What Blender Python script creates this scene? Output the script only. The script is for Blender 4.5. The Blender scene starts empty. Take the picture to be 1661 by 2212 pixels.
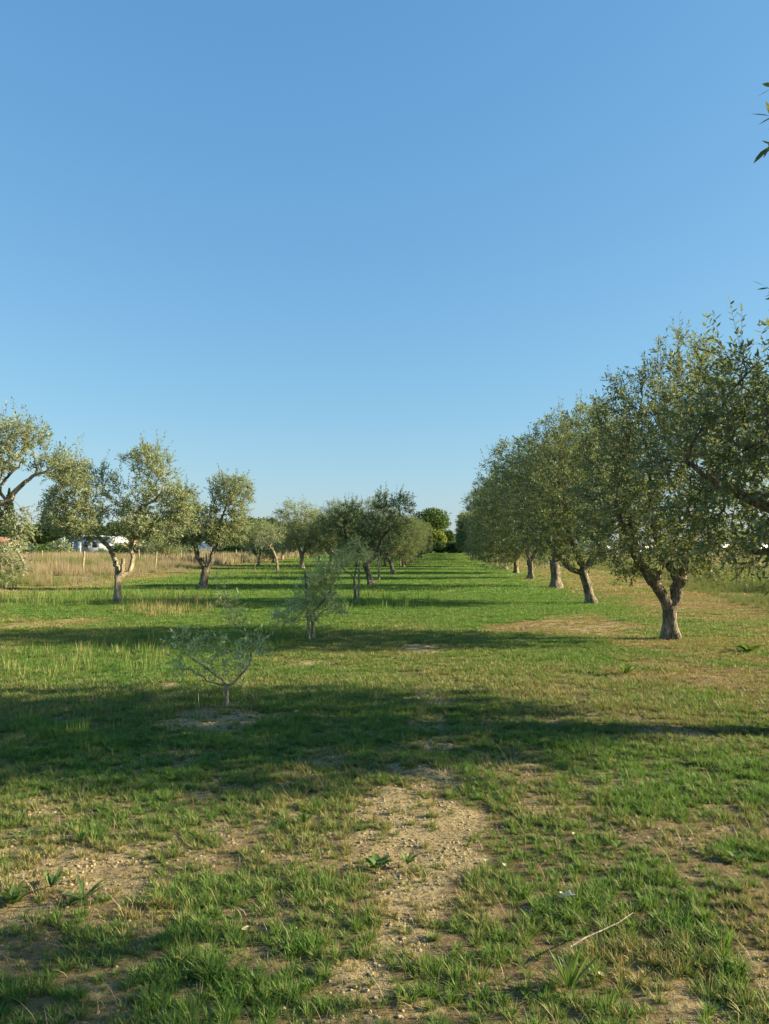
import bpy, math
import numpy as np
from math import radians as R

# ------------------------------------------------------------------ camera, world, sun
sc = bpy.context.scene
COL = sc.collection
H = 1.5                      # eye height
F = 1661.5                   # focal length in photo pixels (photo taken as 1661 wide)
CX, CY = 830.5, 1106.0
PITCH = math.atan((1185 - CY) / F)
cam = bpy.data.cameras.new('camera')
cam.sensor_fit = 'VERTICAL'; cam.sensor_height = 24.0
cam.lens = 24.0 * F / 2212.0
cam.clip_start = 0.05; cam.clip_end = 6000
camo = bpy.data.objects.new('camera', cam); COL.objects.link(camo)
camo.location = (0, 0, H); camo.rotation_euler = (R(90) + PITCH, 0, 0)
sc.camera = camo

SUN_EL, SUN_AZ = R(21), R(-1.5)         # azimuth: 0 = straight from +X, positive = a little beyond
sdir = np.array([math.cos(SUN_EL) * math.cos(SUN_AZ), math.cos(SUN_EL) * math.sin(SUN_AZ), math.sin(SUN_EL)])
w = bpy.data.worlds.new('World'); sc.world = w; w.use_nodes = True
nt = w.node_tree; nt.nodes.clear()
out = nt.nodes.new('ShaderNodeOutputWorld'); bg = nt.nodes.new('ShaderNodeBackground')
sky = nt.nodes.new('ShaderNodeTexSky'); sky.sky_type = 'NISHITA'; sky.sun_disc = False
sky.sun_elevation = SUN_EL; sky.sun_rotation = math.atan2(sdir[0], sdir[1])
sky.air_density = 1.3; sky.dust_density = 0.5; sky.ozone_density = 5.0; sky.altitude = 50
bg.inputs[1].default_value = 0.087
# per-channel response of the photograph's clear evening sky (a softer gradient towards the horizon)
sp = nt.nodes.new('ShaderNodeSeparateColor'); cb = nt.nodes.new('ShaderNodeCombineColor'); nt.links.new(sky.outputs[0], sp.inputs[0])
for ch, (k_, p_) in enumerate(((.74, .84), (1.15, .63), (1.74, .44))):
    pw = nt.nodes.new('ShaderNodeMath'); pw.operation = 'POWER'; pw.inputs[1].default_value = p_
    ml = nt.nodes.new('ShaderNodeMath'); ml.operation = 'MULTIPLY'; ml.inputs[1].default_value = k_
    nt.links.new(sp.outputs[ch], pw.inputs[0]); nt.links.new(pw.outputs[0], ml.inputs[0]); nt.links.new(ml.outputs[0], cb.inputs[ch])
nt.links.new(cb.outputs[0], bg.inputs[0]); nt.links.new(bg.outputs[0], out.inputs[0])
sl = bpy.data.lights.new('sun', 'SUN'); sl.energy = 5.0; sl.angle = R(0.5); sl.color = (1.0, 0.86, 0.60)
so = bpy.data.objects.new('sun', sl); COL.objects.link(so)
from mathutils import Vector
so.rotation_euler = Vector(sdir).to_track_quat('Z', 'Y').to_euler()
so.location = (60, 0, 40)
sc.view_settings.view_transform = 'Standard'; sc.view_settings.look = 'None'
sc.view_settings.exposure = 1.5; sc.view_settings.gamma = 1.0
sc.cycles.max_bounces = 6; sc.cycles.diffuse_bounces = 3; sc.cycles.transmission_bounces = 4
sc.cycles.transparent_max_bounces = 4

# ------------------------------------------------------------------ helpers
rng = np.random.default_rng(7)

def ray(px, py):
    d = np.array([(px - CX) / F, 1.0, -(py - CY) / F])
    c, s = math.cos(PITCH), math.sin(PITCH)
    return np.array([d[0], d[1] * c - d[2] * s, d[1] * s + d[2] * c])

def G(px, py, z=0.0):                     # ground point seen at a photo pixel
    d = ray(px, py); t = (z - H) / d[2]
    return d[0] * t, d[1] * t

def P(px, py, Y):                         # point on the ray of a pixel at distance Y
    d = ray(px, py); t = Y / d[1]
    return (d[0] * t, Y, H + d[2] * t)

def tag(o, label=None, cat=None, group=None, kind=None):
    if label: o['label'] = label
    if cat: o['category'] = cat
    if group: o['group'] = group
    if kind: o['kind'] = kind
    return o

def empty(name, loc, rz=0.0):
    o = bpy.data.objects.new(name, None); COL.objects.link(o)
    o.location = loc; o.rotation_euler = (0, 0, rz); o.empty_display_size = .3
    return o

def make_mesh(name, V, faces, mats, attrs=None, matidx=None, smooth=False):
    """faces: list of (m,k) int arrays; attrs: {name: per-vertex float array}"""
    me = bpy.data.meshes.new(name)
    V = np.asarray(V, dtype=np.float32)
    me.vertices.add(len(V)); me.vertices.foreach_set('co', V.ravel())
    faces = [np.asarray(f, dtype=np.int32) for f in faces if len(f)]
    lv = np.concatenate([f.ravel() for f in faces]) if faces else np.zeros(0, np.int32)
    tot = np.concatenate([np.full(len(f), f.shape[1], np.int32) for f in faces]) if faces else np.zeros(0, np.int32)
    st = np.concatenate([[0], np.cumsum(tot)[:-1]]).astype(np.int32) if len(tot) else tot
    me.loops.add(len(lv)); me.loops.foreach_set('vertex_index', lv)
    me.polygons.add(len(tot)); me.polygons.foreach_set('loop_start', st); me.polygons.foreach_set('loop_total', tot)
    if matidx is not None:
        me.polygons.foreach_set('material_index', np.asarray(matidx, dtype=np.int32))
    me.update(calc_edges=True)
    if smooth: me.polygons.foreach_set('use_smooth', np.ones(len(tot), bool))
    for m in mats: me.materials.append(m)
    if attrs:
        for k, a in attrs.items():
            at = me.attributes.new(k, 'FLOAT', 'POINT'); at.data.foreach_set('value', np.asarray(a, dtype=np.float32))
    return me

def obj(name, me, parent=None, loc=None):
    o = bpy.data.objects.new(name, me); COL.objects.link(o)
    if parent is not None: o.parent = parent
    if loc is not None: o.location = loc
    return o

class MB:                                 # small mesh builder: boxes, tubes
    def __init__(s): s.v = []; s.f = {}; s.n = 0
    def add(s, V, Fs):
        V = np.asarray(V, float)
        for f in Fs: s.f.setdefault(len(f), []).append([i + s.n for i in f])
        s.v.append(V); s.n += len(V)
    def box(s, c, d, rz=0, bev=0.0):
        x, y, z = np.array(d) / 2.0
        V = np.array([[i, j, k] for k in (-z, z) for (i, j) in ((-x, -y), (x, -y), (x, y), (-x, y))])
        ca, sa = math.cos(rz), math.sin(rz)
        V = np.stack([V[:, 0] * ca - V[:, 1] * sa, V[:, 0] * sa + V[:, 1] * ca, V[:, 2]], 1) + np.array(c)
        s.add(V, [(3, 2, 1, 0), (4, 5, 6, 7), (0, 1, 5, 4), (1, 2, 6, 5), (2, 3, 7, 6), (3, 0, 4, 7)])
    def prism(s, prof, y0, y1):           # profile in XZ extruded along Y
        n = len(prof)
        V = [(x, y0, z) for x, z in prof] + [(x, y1, z) for x, z in prof]
        s.add(V, [tuple(range(n))[::1], tuple(range(2 * n - 1, n - 1, -1))] + [(i, i + n, (i + 1) % n + n, (i + 1) % n) for i in range(n)])
    def tube(s, pts, rad, k=8, cap=True, rough=0.0, seed=0):
        V, Fq = tube_arr(np.array(pts, float), np.array(rad, float), k, rough, seed)
        s.add(V, [tuple(f) for f in Fq])
        if cap: s.add(V[-k:], [tuple(range(k))]); s.add(V[:k], [tuple(range(k))[::-1]])
    def build(s, name, mat, parent=None, loc=None, smooth=False):
        me = make_mesh(name, np.concatenate(s.v), [np.array(a) for a in s.f.values()], [mat], smooth=smooth)
        return obj(name, me, parent, loc)

def tube_arr(pts, rad, k, rough=0.0, seed=0, base_flare=False):
    n = len(pts)
    T = np.gradient(pts, axis=0); T /= np.linalg.norm(T, axis=1)[:, None] + 1e-9
    a = np.array([1., 0, 0]) if abs(T[0, 0]) < .8 else np.array([0, 1., 0])
    U = np.zeros_like(T)
    for i in range(n):
        a = a - T[i] * a.dot(T[i]); a /= np.linalg.norm(a) + 1e-9; U[i] = a
    W = np.cross(T, U)
    th = np.linspace(0, 2 * math.pi, k, endpoint=False)
    rr = rad[:, None] * np.ones(k)[None]
    if rough > 0:
        g = np.random.default_rng(seed)
        L = np.cumsum(np.r_[0, np.linalg.norm(np.diff(pts, axis=0), axis=1)])
        m = np.zeros((n, k))
        for (q, f, am) in ((2, 1.3, .5), (3, 2.1, .6), (5, 3.7, .45), (7, 6., .3)):
            m += am * np.sin(q * th[None] + g.uniform(0, 6.3) + np.sin(L * f + g.uniform(0, 6.3))[:, None] * 1.3)
        m += .25 * g.standard_normal((n, k))
        rr = rr * (1 + rough * m)
    V = pts[:, None] + rr[..., None] * (U[:, None] * np.cos(th)[None, :, None] + W[:, None] * np.sin(th)[None, :, None])
    V = V.reshape(-1, 3)
    i = np.arange(n - 1)[:, None] * k; j = np.arange(k)[None]; j2 = (j + 1) % k
    Fq = np.stack([i + j, i + j2, i + k + j2, i + k + j], -1).reshape(-1, 4)
    return V, Fq

def lattice(ix, iy, seed):
    h = (ix.astype(np.int64) * 374761393 + iy.astype(np.int64) * 668265263 + seed * 144269504) & 0x7fffffff
    h = ((h ^ (h >> 13)) * 1274126177) & 0x7fffffff
    h = (h ^ (h >> 16)) & 0x7fffffff
    return (h % 100003) / 100003.0

def vnoise(x, y, s, seed=0):
    x = np.asarray(x) / s; y = np.asarray(y) / s
    ix = np.floor(x); iy = np.floor(y); fx = x - ix; fy = y - iy
    fx = fx * fx * (3 - 2 * fx); fy = fy * fy * (3 - 2 * fy)
    a = lattice(ix, iy, seed); b = lattice(ix + 1, iy, seed); c = lattice(ix, iy + 1, seed); d = lattice(ix + 1, iy + 1, seed)
    return (a * (1 - fx) + b * fx) * (1 - fy) + (c * (1 - fx) + d * fx) * fy

def fbm(x, y, s, seed=0, o=4):
    v = 0; a = .5; t = 0
    for i in range(o):
        v = v + a * vnoise(x + 13.7 * i, y - 7.3 * i, s / 2 ** i, seed + i); t += a; a *= .55
    return v / t

def sstep(a, b, x):
    t = np.clip((x - a) / (b - a), 0, 1); return t * t * (3 - 2 * t)

# ------------------------------------------------------------------ materials
def newmat(name):
    m = bpy.data.materials.new(name); m.use_nodes = True
    n = m.node_tree; n.nodes.clear()
    o = n.nodes.new('ShaderNodeOutputMaterial')
    return m, n, o

def N(n, t, **kw):
    x = n.nodes.new(t)
    for k, v in kw.items(): setattr(x, k, v)
    return x

def ramp(n, fac, stops):
    r = N(n, 'ShaderNodeValToRGB'); cr = r.color_ramp
    while len(cr.elements) < len(stops): cr.elements.new(.5)
    for e, (p, c) in zip(cr.elements, stops):
        e.position = p; e.color = (*c, 1)
    n.links.new(fac, r.inputs[0]); return r.outputs[0]

def mix(n, fac, a, b, mode='MIX'):
    x = N(n, 'ShaderNodeMix', data_type='RGBA', blend_type=mode)
    for s, v in ((x.inputs[0], fac), (x.inputs[6], a), (x.inputs[7], b)):
        if hasattr(v, 'default_value') or hasattr(v, 'is_output'): n.links.new(v, s)
        elif isinstance(v, (int, float)): s.default_value = v
        else: s.default_value = (*v, 1)
    return x.outputs[2]

def math_(n, op, a, b=None, c=None):
    x = N(n, 'ShaderNodeMath', operation=op)
    for s, v in zip(x.inputs, (a, b, c)):
        if v is None: continue
        if hasattr(v, 'is_output'): n.links.new(v, s)
        else: s.default_value = v
    return x.outputs[0]

def attr(n, name, typ='GEOMETRY'):
    a = N(n, 'ShaderNodeAttribute'); a.attribute_name = name; a.attribute_type = typ
    return a.outputs['Fac']

def noise(n, scale, detail=4, rough=.55, coord=None, dim='3D', out=0):
    x = N(n, 'ShaderNodeTexNoise'); x.inputs['Scale'].default_value = scale
    x.inputs['Detail'].default_value = detail; x.inputs['Roughness'].default_value = rough
    if coord is not None: n.links.new(coord, x.inputs['Vector'])
    return x.outputs[out]

def foliage_mat(name, top_lo, top_hi, under, trans, transw=.35, rough=.5, spec=.35):
    m, n, o = newmat(name)
    t = attr(n, 'tone')
    oi = N(n, 'ShaderNodeObjectInfo').outputs['Random']
    top = ramp(n, t, [(0, top_lo), (.75, top_hi), (1, tuple(min(1, c * 1.5) for c in top_hi))])
    top = mix(n, math_(n, 'MULTIPLY', oi, .35), top, tuple(c * .8 for c in top_lo))
    g = N(n, 'ShaderNodeNewGeometry')
    col = mix(n, g.outputs['Backfacing'], top, under)
    b = N(n, 'ShaderNodeBsdfPrincipled'); n.links.new(col, b.inputs['Base Color'])
    b.inputs['Roughness'].default_value = rough; b.inputs['Specular IOR Level'].default_value = spec
    tr = N(n, 'ShaderNodeBsdfTranslucent'); tr.inputs[0].default_value = (*trans, 1)
    ms = N(n, 'ShaderNodeMixShader'); ms.inputs[0].default_value = transw
    n.links.new(b.outputs[0], ms.inputs[1]); n.links.new(tr.outputs[0], ms.inputs[2]); n.links.new(ms.outputs[0], o.inputs[0])
    return m

M = {}
M['olive'] = foliage_mat('olive_leaves', (.032, .062, .028), (.125, .17, .078), (.24, .30, .20), (.28, .31, .06), .34, .52, .22)
M['olive_pale'] = foliage_mat('olive_leaves_pale', (.10, .125, .06), (.27, .305, .15), (.33, .38, .25), (.33, .36, .11), .40, .55, .22)
M['olive_brightened'] = foliage_mat('olive_leaves_brightened', (.22, .27, .10), (.48, .54, .24), (.50, .55, .33), (.50, .54, .16), .4, .5, .3)  # pale sapling leaves, colour brightened to stand in for sunlight
M['shrub'] = foliage_mat('shrub_leaves', (.025, .055, .012), (.07, .13, .025), (.08, .12, .03), (.12, .2, .03), .3, .55, .3)
M['shrub_yellow'] = foliage_mat('yellow_green_leaves', (.10, .13, .015), (.22, .25, .04), (.2, .24, .05), (.3, .32, .04), .35, .55, .3)
M['cypress'] = foliage_mat('cypress_leaves', (.018, .04, .012), (.045, .085, .02), (.04, .07, .02), (.06, .1, .02), .2, .6, .2)
M['weed'] = foliage_mat('weed_leaves', (.05, .11, .02), (.12, .19, .04), (.11, .17, .05), (.18, .28, .03), .35, .55, .25)

def bark_mat(name, a, b, c, scale=14, bump=.6):
    m, n, o = newmat(name)
    tc = N(n, 'ShaderNodeTexCoord').outputs['Object']
    mp = N(n, 'ShaderNodeMapping'); mp.inputs['Scale'].default_value = (1, 1, .35); n.links.new(tc, mp.inputs[0])
    n1 = noise(n, scale, 6, .65, mp.outputs[0]); n2 = noise(n, scale * .3, 3, .5, tc)
    v = N(n, 'ShaderNodeTexVoronoi', feature='DISTANCE_TO_EDGE'); v.inputs['Scale'].default_value = scale * 1.6; n.links.new(mp.outputs[0], v.inputs[0])
    col = ramp(n, n1, [(.3, a), (.5, b), (.72, c)])
    col = mix(n, ramp(n, n2, [(.5, (0, 0, 0)), (.62, (1, 1, 1))]), col, tuple(x * .55 for x in b))
    ed = ramp(n, v.outputs[0], [(0, (.35, .35, .35)), (.12, (1, 1, 1))])
    col = mix(n, .6, col, ed, 'MULTIPLY')
    bs = N(n, 'ShaderNodeBsdfPrincipled'); n.links.new(col, bs.inputs['Base Color']); bs.inputs['Roughness'].default_value = .9
    bs.inputs['Specular IOR Level'].default_value = .15
    hgt = math_(n, 'ADD', n1, math_(n, 'MULTIPLY', math_(n, 'MINIMUM', v.outputs[0], .15), 3.))
    bp = N(n, 'ShaderNodeBump'); bp.inputs['Strength'].default_value = bump; bp.inputs['Distance'].default_value = .02
    n.links.new(hgt, bp.inputs['Height']); n.links.new(bp.outputs[0], bs.inputs['Normal']); n.links.new(bs.outputs[0], o.inputs[0])
    return m
M['bark'] = bark_mat('olive_bark', (.06, .05, .035), (.22, .18, .125), (.46, .39, .28), 14, 1.0)
M['bark_pale'] = bark_mat('olive_bark_pale', (.17, .135, .09), (.36, .29, .19), (.52, .44, .31))
M['bark_dark'] = bark_mat('dark_bark', (.04, .035, .03), (.08, .065, .05), (.13, .11, .09), 4)
M['stake'] = bark_mat('stake_wood', (.2, .17, .12), (.32, .28, .2), (.42, .37, .28), 18, .3)
M['post'] = bark_mat('post_wood', (.25, .2, .12), (.42, .34, .21), (.52, .44, .3), 10, .3)

def plain(name, c, rough=.6, var=.12, scale=3, spec=.3, metal=0.):
    m, n, o = newmat(name)
    tc = N(n, 'ShaderNodeTexCoord').outputs['Object']
    nn = noise(n, scale, 5, .6, tc)
    col = ramp(n, nn, [(.3, tuple(x * (1 - var) for x in c)), (.7, tuple(min(1, x * (1 + var)) for x in c))])
    b = N(n, 'ShaderNodeBsdfPrincipled'); n.links.new(col, b.inputs['Base Color']); b.inputs['Roughness'].default_value = rough
    b.inputs['Specular IOR Level'].default_value = spec; b.inputs['Metallic'].default_value = metal
    n.links.new(b.outputs[0], o.inputs[0]); return m
M['shaded_white_panel'] = plain('shaded_white_panel', (.30, .35, .39))  # white wall, its bluish shade put into the colour
M['white_roof'] = plain('white_roof', (.55, .55, .53))
M['glass'] = plain('window_glass', (.03, .04, .05), .12, .2, 1, .6)
M['plaster'] = plain('plaster', (.52, .36, .22), .9, .15)
M['tiles'] = plain('roof_tiles', (.24, .14, .09), .85, .3, 2)
M['film'] = plain('greenhouse_film', (.26, .33, .37), .35, .1, .6, .5)
M['scrap'] = plain('pale_scrap', (.55, .50, .34), .7, .1, 40)
M['straw'] = plain('dry_stalk', (.55, .44, .24), .8, .2, 20)
M['deadleaf'] = plain('dead_leaf', (.50, .40, .20), .8, .25, 30)
M['hill'] = plain('hazed_hill', (.10, .15, .20), .95, .15, .02)  # blue of the distant air is mixed into the hill colour

def grass_mat(name, g_lo, g_hi, dry_lo, dry_hi, trans_g, trans_d):
    m, n, o = newmat(name)
    t = attr(n, 'tone'); hgt = attr(n, 'along'); dry = attr(n, 'dry', 'INSTANCER'); v = attr(n, 'vary', 'INSTANCER')
    green = ramp(n, t, [(0, g_lo), (1, g_hi)])
    green = mix(n, v, green, tuple(.5 * (a + b) * k for a, b, k in zip(g_lo, g_hi, (1.35, 1.0, .9))))
    straw = ramp(n, t, [(0, dry_lo), (1, dry_hi)])
    # each blade is green or straw depending on its own tone and how dry its tuft is
    sel = N(n, 'ShaderNodeMapRange'); sel.inputs[1].default_value = -.12; sel.inputs[2].default_value = .12
    ph = math_(n, 'FRACT', math_(n, 'MULTIPLY', t, 7.31))
    n.links.new(math_(n, 'SUBTRACT', dry, math_(n, 'ADD', math_(n, 'MULTIPLY', ph, .9), .05)), sel.inputs[0])
    f = math_(n, 'MAXIMUM', sel.outputs[0], math_(n, 'MULTIPLY', dry, .35))
    col = mix(n, f, green, straw)
    col = mix(n, ramp(n, hgt, [(0, (.75, .75, .75)), (.35, (0, 0, 0))]), col, (.13, .095, .045))      # dead sheaths at the foot of the blades
    b = N(n, 'ShaderNodeBsdfPrincipled'); n.links.new(col, b.inputs['Base Color']); b.inputs['Roughness'].default_value = .55
    b.inputs['Specular IOR Level'].default_value = .25
    tr = N(n, 'ShaderNodeBsdfTranslucent'); n.links.new(mix(n, f, trans_g, trans_d), tr.inputs[0])
    ms = N(n, 'ShaderNodeMixShader'); ms.inputs[0].default_value = .30
    n.links.new(b.outputs[0], ms.inputs[1]); n.links.new(tr.outputs[0], ms.inputs[2]); n.links.new(ms.outputs[0], o.inputs[0])
    return m
M['grass'] = grass_mat('grass_blades', (.020, .065, .014), (.175, .30, .058), (.25, .17, .07), (.48, .37, .17), (.19, .36, .04), (.38, .28, .09))
M['tallgrass'] = grass_mat('tall_dry_grass', (.08, .13, .03), (.15, .20, .05), (.26, .19, .105), (.46, .365, .22), (.2, .26, .04), (.34, .26, .14))

# ------------------------------------------------------------------ where things grow (world fields)
def ellipse(x, y, px, py, rx, ry, k=1.0, warp=.35):
    cx, cy = G(px, py); _, y1 = G(px, py - ry); _, y2 = G(px, py + ry)
    ex = rx * cy / F; ey = (y1 - y2) / 2
    q = np.sqrt(((x - cx) / ex) ** 2 + ((y - cy) / ey) ** 2) * 1.12
    q = q + (fbm(x, y, .30 + cy * .03, 31, 4) - .5) * 2 * warp * 2.4
    return k * (1 - sstep(.5, 1.2, q))

SOIL = [(935, 1510, 75, 20, .6), (925, 1560, 65, 26, .6), (940, 1600, 80, 24, .6), (930, 1668, 95, 38, .95), (880, 1745, 155, 66, 1.4), (830, 1835, 200, 76, 1.3),
        (900, 1925, 120, 60, .85), (870, 2010, 75, 60, .7), (780, 2110, 130, 75, .85), (740, 2190, 150, 60, .9), (900, 2170, 80, 40, .6),
        (640, 1670, 70, 26, .55), (700, 1640, 60, 20, .5),
        (150, 1880, 230, 48, .95), (50, 1815, 90, 38, .8), (50, 1960, 120, 40, .75), (290, 1905, 120, 28, .7), (75, 1745, 50, 10, .8),
        (490, 1548, 140, 32, 1.3), (600, 1540, 60, 16, .6), (910, 1398, 48, 11, .9), (640, 1428, 80, 9, .6), (355, 1478, 26, 6, .8), (200, 1493, 24, 5, .7),
        (300, 1960, 80, 16, .5), (560, 1990, 60, 16, .5), (480, 1850, 60, 12, .45),
        (60, 1347, 80, 7, .85), (150, 1335, 60, 4, .7), (1230, 1345, 140, 16, .55), (1400, 1385, 80, 10, .6), (1180, 1490, 120, 14, .4),
        (1560, 1740, 80, 12, .5), (1610, 1900, 50, 70, .4), (1650, 2080, 40, 90, .7), (1500, 1880, 80, 30, .4), (1560, 1470, 110, 30, .45),
        (1640, 1500, 60, 18, .5), (1330, 1800, 50, 14, .35), (1120, 2090, 60, 24, .4), (1060, 1960, 60, 20, .4), (1400, 2060, 70, 24, .35), (1200, 2190, 90, 24, .4)]
DRY = [(430, 1238, 260, 16, .55), (120, 1275, 200, 16, .5), (620, 1222, 160, 8, .45), (1230, 1348, 200, 26, .7), (1560, 1465, 230, 45, .55), (1560, 1400, 200, 40, .5), (870, 1475, 360, 26, .22), (1500, 1800, 260, 60, .35), (1300, 1500, 260, 26, .25), (1620, 1950, 130, 160, .55),
       (1150, 1700, 130, 60, .3), (280, 1970, 260, 40, .4), (100, 1900, 260, 80, .35), (1330, 2050, 200, 60, .3), (950, 1950, 200, 60, .35), (150, 1338, 160, 12, .5)]
LUSH = [(250, 1600, 420, 80, 1), (200, 1420, 400, 40, .8), (1400, 1362, 60, 8, 1), (1620, 1405, 40, 8, .9), (1330, 1590, 300, 24, .8), (1000, 1310, 240, 14, .8), (620, 1245, 260, 14, 1)]

def row_x(y): return 3.72 + .088 * y         # line of the right-hand row of trees
def left_edge(y): return -13.2 - .02 * y + 2.2 * (fbm(y, y * 0 + 3, 7, 55, 3) - .5)    # where the tall dry grass begins on the left
def right_edge(y): return 6.2 + .165 * y + 1.3 * (fbm(y, y * 0 + 9, 3, 56, 3) - .5)     # where the tall grass begins on the right

def field_soil(x, y):
    s = np.zeros_like(x)
    for e in SOIL: s = np.maximum(s, ellipse(x, y, *e))
    near = 1 - sstep(4.5, 9, y)
    p = sstep(.55, .72, fbm(x, y, .5, 5, 4)) * .55 * near
    p2 = sstep(.64, .78, fbm(x, y, 2.2, 9, 4)) * .6 + .5 * sstep(.5, .62, fbm(x * .5, y, .9, 11, 4)) * sstep(0, 2, x - row_x(y)) * sstep(6, 9, y)
    # worn strip right of the row
    return np.clip(np.maximum(s, np.maximum(p, p2)), 0, 1)

def field_dry(x, y):
    d = .13 + .6 * (fbm(x, y, 2.4, 3, 4) - .38)
    for (a, b, c, e, k) in DRY: d = np.maximum(d, ellipse(x, y, a, b, c, e, k, .5) + d * .3)
    d = np.maximum(d, sstep(-.6, 2.2, x - row_x(y)) * (.30 + .55 * sstep(.3, .65, fbm(x, y, 1.6, 140, 4))) * sstep(8, 12, y))
    d = np.maximum(d, sstep(5, .5, np.abs(x - left_edge(y))) * .5 * sstep(14, 20, y))
    d = d - .12 * (1 - sstep(3, 7, y)) * 0
    d = d - .28 * sstep(12, 20, y) * (1 - sstep(-1.0, .4, x - row_x(y))) * (1 - sstep(3, 1, np.abs(x - left_edge(y))))
    for (a, b, c, e, k) in LUSH: d = d * (1 - .85 * ellipse(x, y, a, b, c, e, k, .4))
    return np.clip(d + .18 * (fbm(x, y, .5, 17, 2) - .5), 0, 1)

def ground_z(x, y):
    r = np.hypot(x, y)
    z = .05 * (fbm(x, y, 3.5, 40, 3) - .5) + .10 * (fbm(x, y, 14, 44, 2) - .5) * sstep(3, 20, y)
    z = z + (.040 * (fbm(x, y, .30, 50, 4) - .5) + .014 * (fbm(x, y, .07, 52, 3) - .5)) * (1 - sstep(8, 16, r))
    z = z + .3 * sstep(0, 8, x - right_edge(y)) * 0
    return z - .02

def zg(x, y): return float(ground_z(np.array([float(x)]), np.array([float(y)]))[0])

# ------------------------------------------------------------------ ground
def axis(segs):
    a = []
    for lo, hi, st in segs: a += list(np.arange(lo, hi, st))
    return np.array(a)
def mirror(a): return np.concatenate([-a[::-1][:-1], a])
half = np.concatenate([np.arange(0, 3.2, .02), 3.2 * 1.05 ** np.arange(0, 136)])
gx = mirror(half); gx = gx[np.abs(gx) < 2500]
gy = np.concatenate([-(.5 * 1.25 ** np.arange(0, 37))[::-1], np.arange(0, 2.0, .12), np.arange(2.0, 7.0, .02), 7 * 1.012 ** np.arange(0, 200)])
gy = gy[gy < 70]; gy = np.concatenate([gy, 70 * 1.05 ** np.arange(0, 76)])
X, Y = np.meshgrid(gx, gy); xx = X.ravel(); yy = Y.ravel()
nx, ny = len(gx), len(gy)
i = np.arange(ny - 1)[:, None] * nx; j = np.arange(nx - 1)[None]
Fq = np.stack([i + j, i + j + 1, i + nx + j + 1, i + nx + j], -1).reshape(-1, 4)
soil = field_soil(xx, yy); dry = field_dry(xx, yy)
dry = np.clip(dry + .28 * (1 - sstep(3.0, 6.5, yy)) + .15 * (1 - sstep(6, 12, yy)), 0, 1)
tall = np.maximum(sstep(0, 3, left_edge(yy) - xx) * sstep(5, 20, yy + 8), sstep(0, 2, xx - right_edge(yy)))
m, n, o = newmat('ground')
geo = N(n, 'ShaderNodeNewGeometry').outputs['Position']
n1 = noise(n, 2.2, 6, .65, geo); n2 = noise(n, 38, 5, .7, geo); n3 = noise(n, .35, 4, .6, geo)
a_s, a_d, a_t = attr(n, 'soil'), attr(n, 'dry'), attr(n, 'tall')
soilc = ramp(n, n1, [(.28, (.25, .195, .10)), (.5, (.37, .295, .155)), (.72, (.46, .38, .21))])
soilc = mix(n, ramp(n, n2, [(.40, (1, 1, 1)), (.52, (0, 0, 0))]), soilc, (.17, .12, .06))
thatch = ramp(n, n2, [(.3, (.09, .065, .03)), (.48, (.22, .165, .085)), (.8, (.34, .26, .14))])
thatch = mix(n, ramp(n, n3, [(.45, (0, 0, 0)), (.6, (1, 1, 1))]), thatch, (.19, .125, .065))
under_g = ramp(n, n2, [(.3, (.035, .06, .014)), (.6, (.095, .15, .026)), (.85, (.16, .19, .045))])
und = mix(n, math_(n, 'MINIMUM', math_(n, 'ADD', a_d, math_(n, 'MULTIPLY', a_d, .6)), 1.0), under_g, thatch)
sm = math_(n, 'ADD', a_s, math_(n, 'MULTIPLY', math_(n, 'SUBTRACT', n1, .5), .9))
col = mix(n, ramp(n, sm, [(.3, (0, 0, 0)), (.62, (1, 1, 1))]), und, soilc)
tallc = ramp(n, n3, [(.35, (.20, .16, .075)), (.65, (.34, .26, .15))])
col = mix(n, a_t, col, tallc)
b = N(n, 'ShaderNodeBsdfPrincipled'); n.links.new(col, b.inputs['Base Color']); b.inputs['Roughness'].default_value = .95
b.inputs['Specular IOR Level'].default_value = .1
vor = N(n, 'ShaderNodeTexVoronoi'); vor.inputs['Scale'].default_value = 28; vor.inputs['Randomness'].default_value = 1
warp = N(n, 'ShaderNodeVectorMath', operation='ADD'); sv = N(n, 'ShaderNodeVectorMath', operation='SCALE'); sv.inputs['Scale'].default_value = .05
n.links.new(noise(n, 9, 3, .6, geo, out=1), sv.inputs[0]); n.links.new(geo, warp.inputs[0]); n.links.new(sv.outputs[0], warp.inputs[1]); n.links.new(warp.outputs[0], vor.inputs['Vector'])
hh = math_(n, 'ADD', math_(n, 'MULTIPLY', n2, 1.8), math_(n, 'ADD', math_(n, 'MULTIPLY', noise(n, 120, 4, .7, geo), .7), math_(n, 'MULTIPLY', vor.outputs[0], -.25)))
bp = N(n, 'ShaderNodeBump'); bp.inputs['Strength'].default_value = .9; bp.inputs['Distance'].default_value = .02
n.links.new(hh, bp.inputs['Height']); n.links.new(bp.outputs[0], b.inputs['Normal']); n.links.new(b.outputs[0], o.inputs[0])
M['ground'] = m
me = make_mesh('ground', np.stack([xx, yy, ground_z(xx, yy)], 1), [Fq], [m], {'soil': soil, 'dry': dry, 'tall': tall}, smooth=True)
tag(obj('ground', me), kind='structure')

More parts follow.
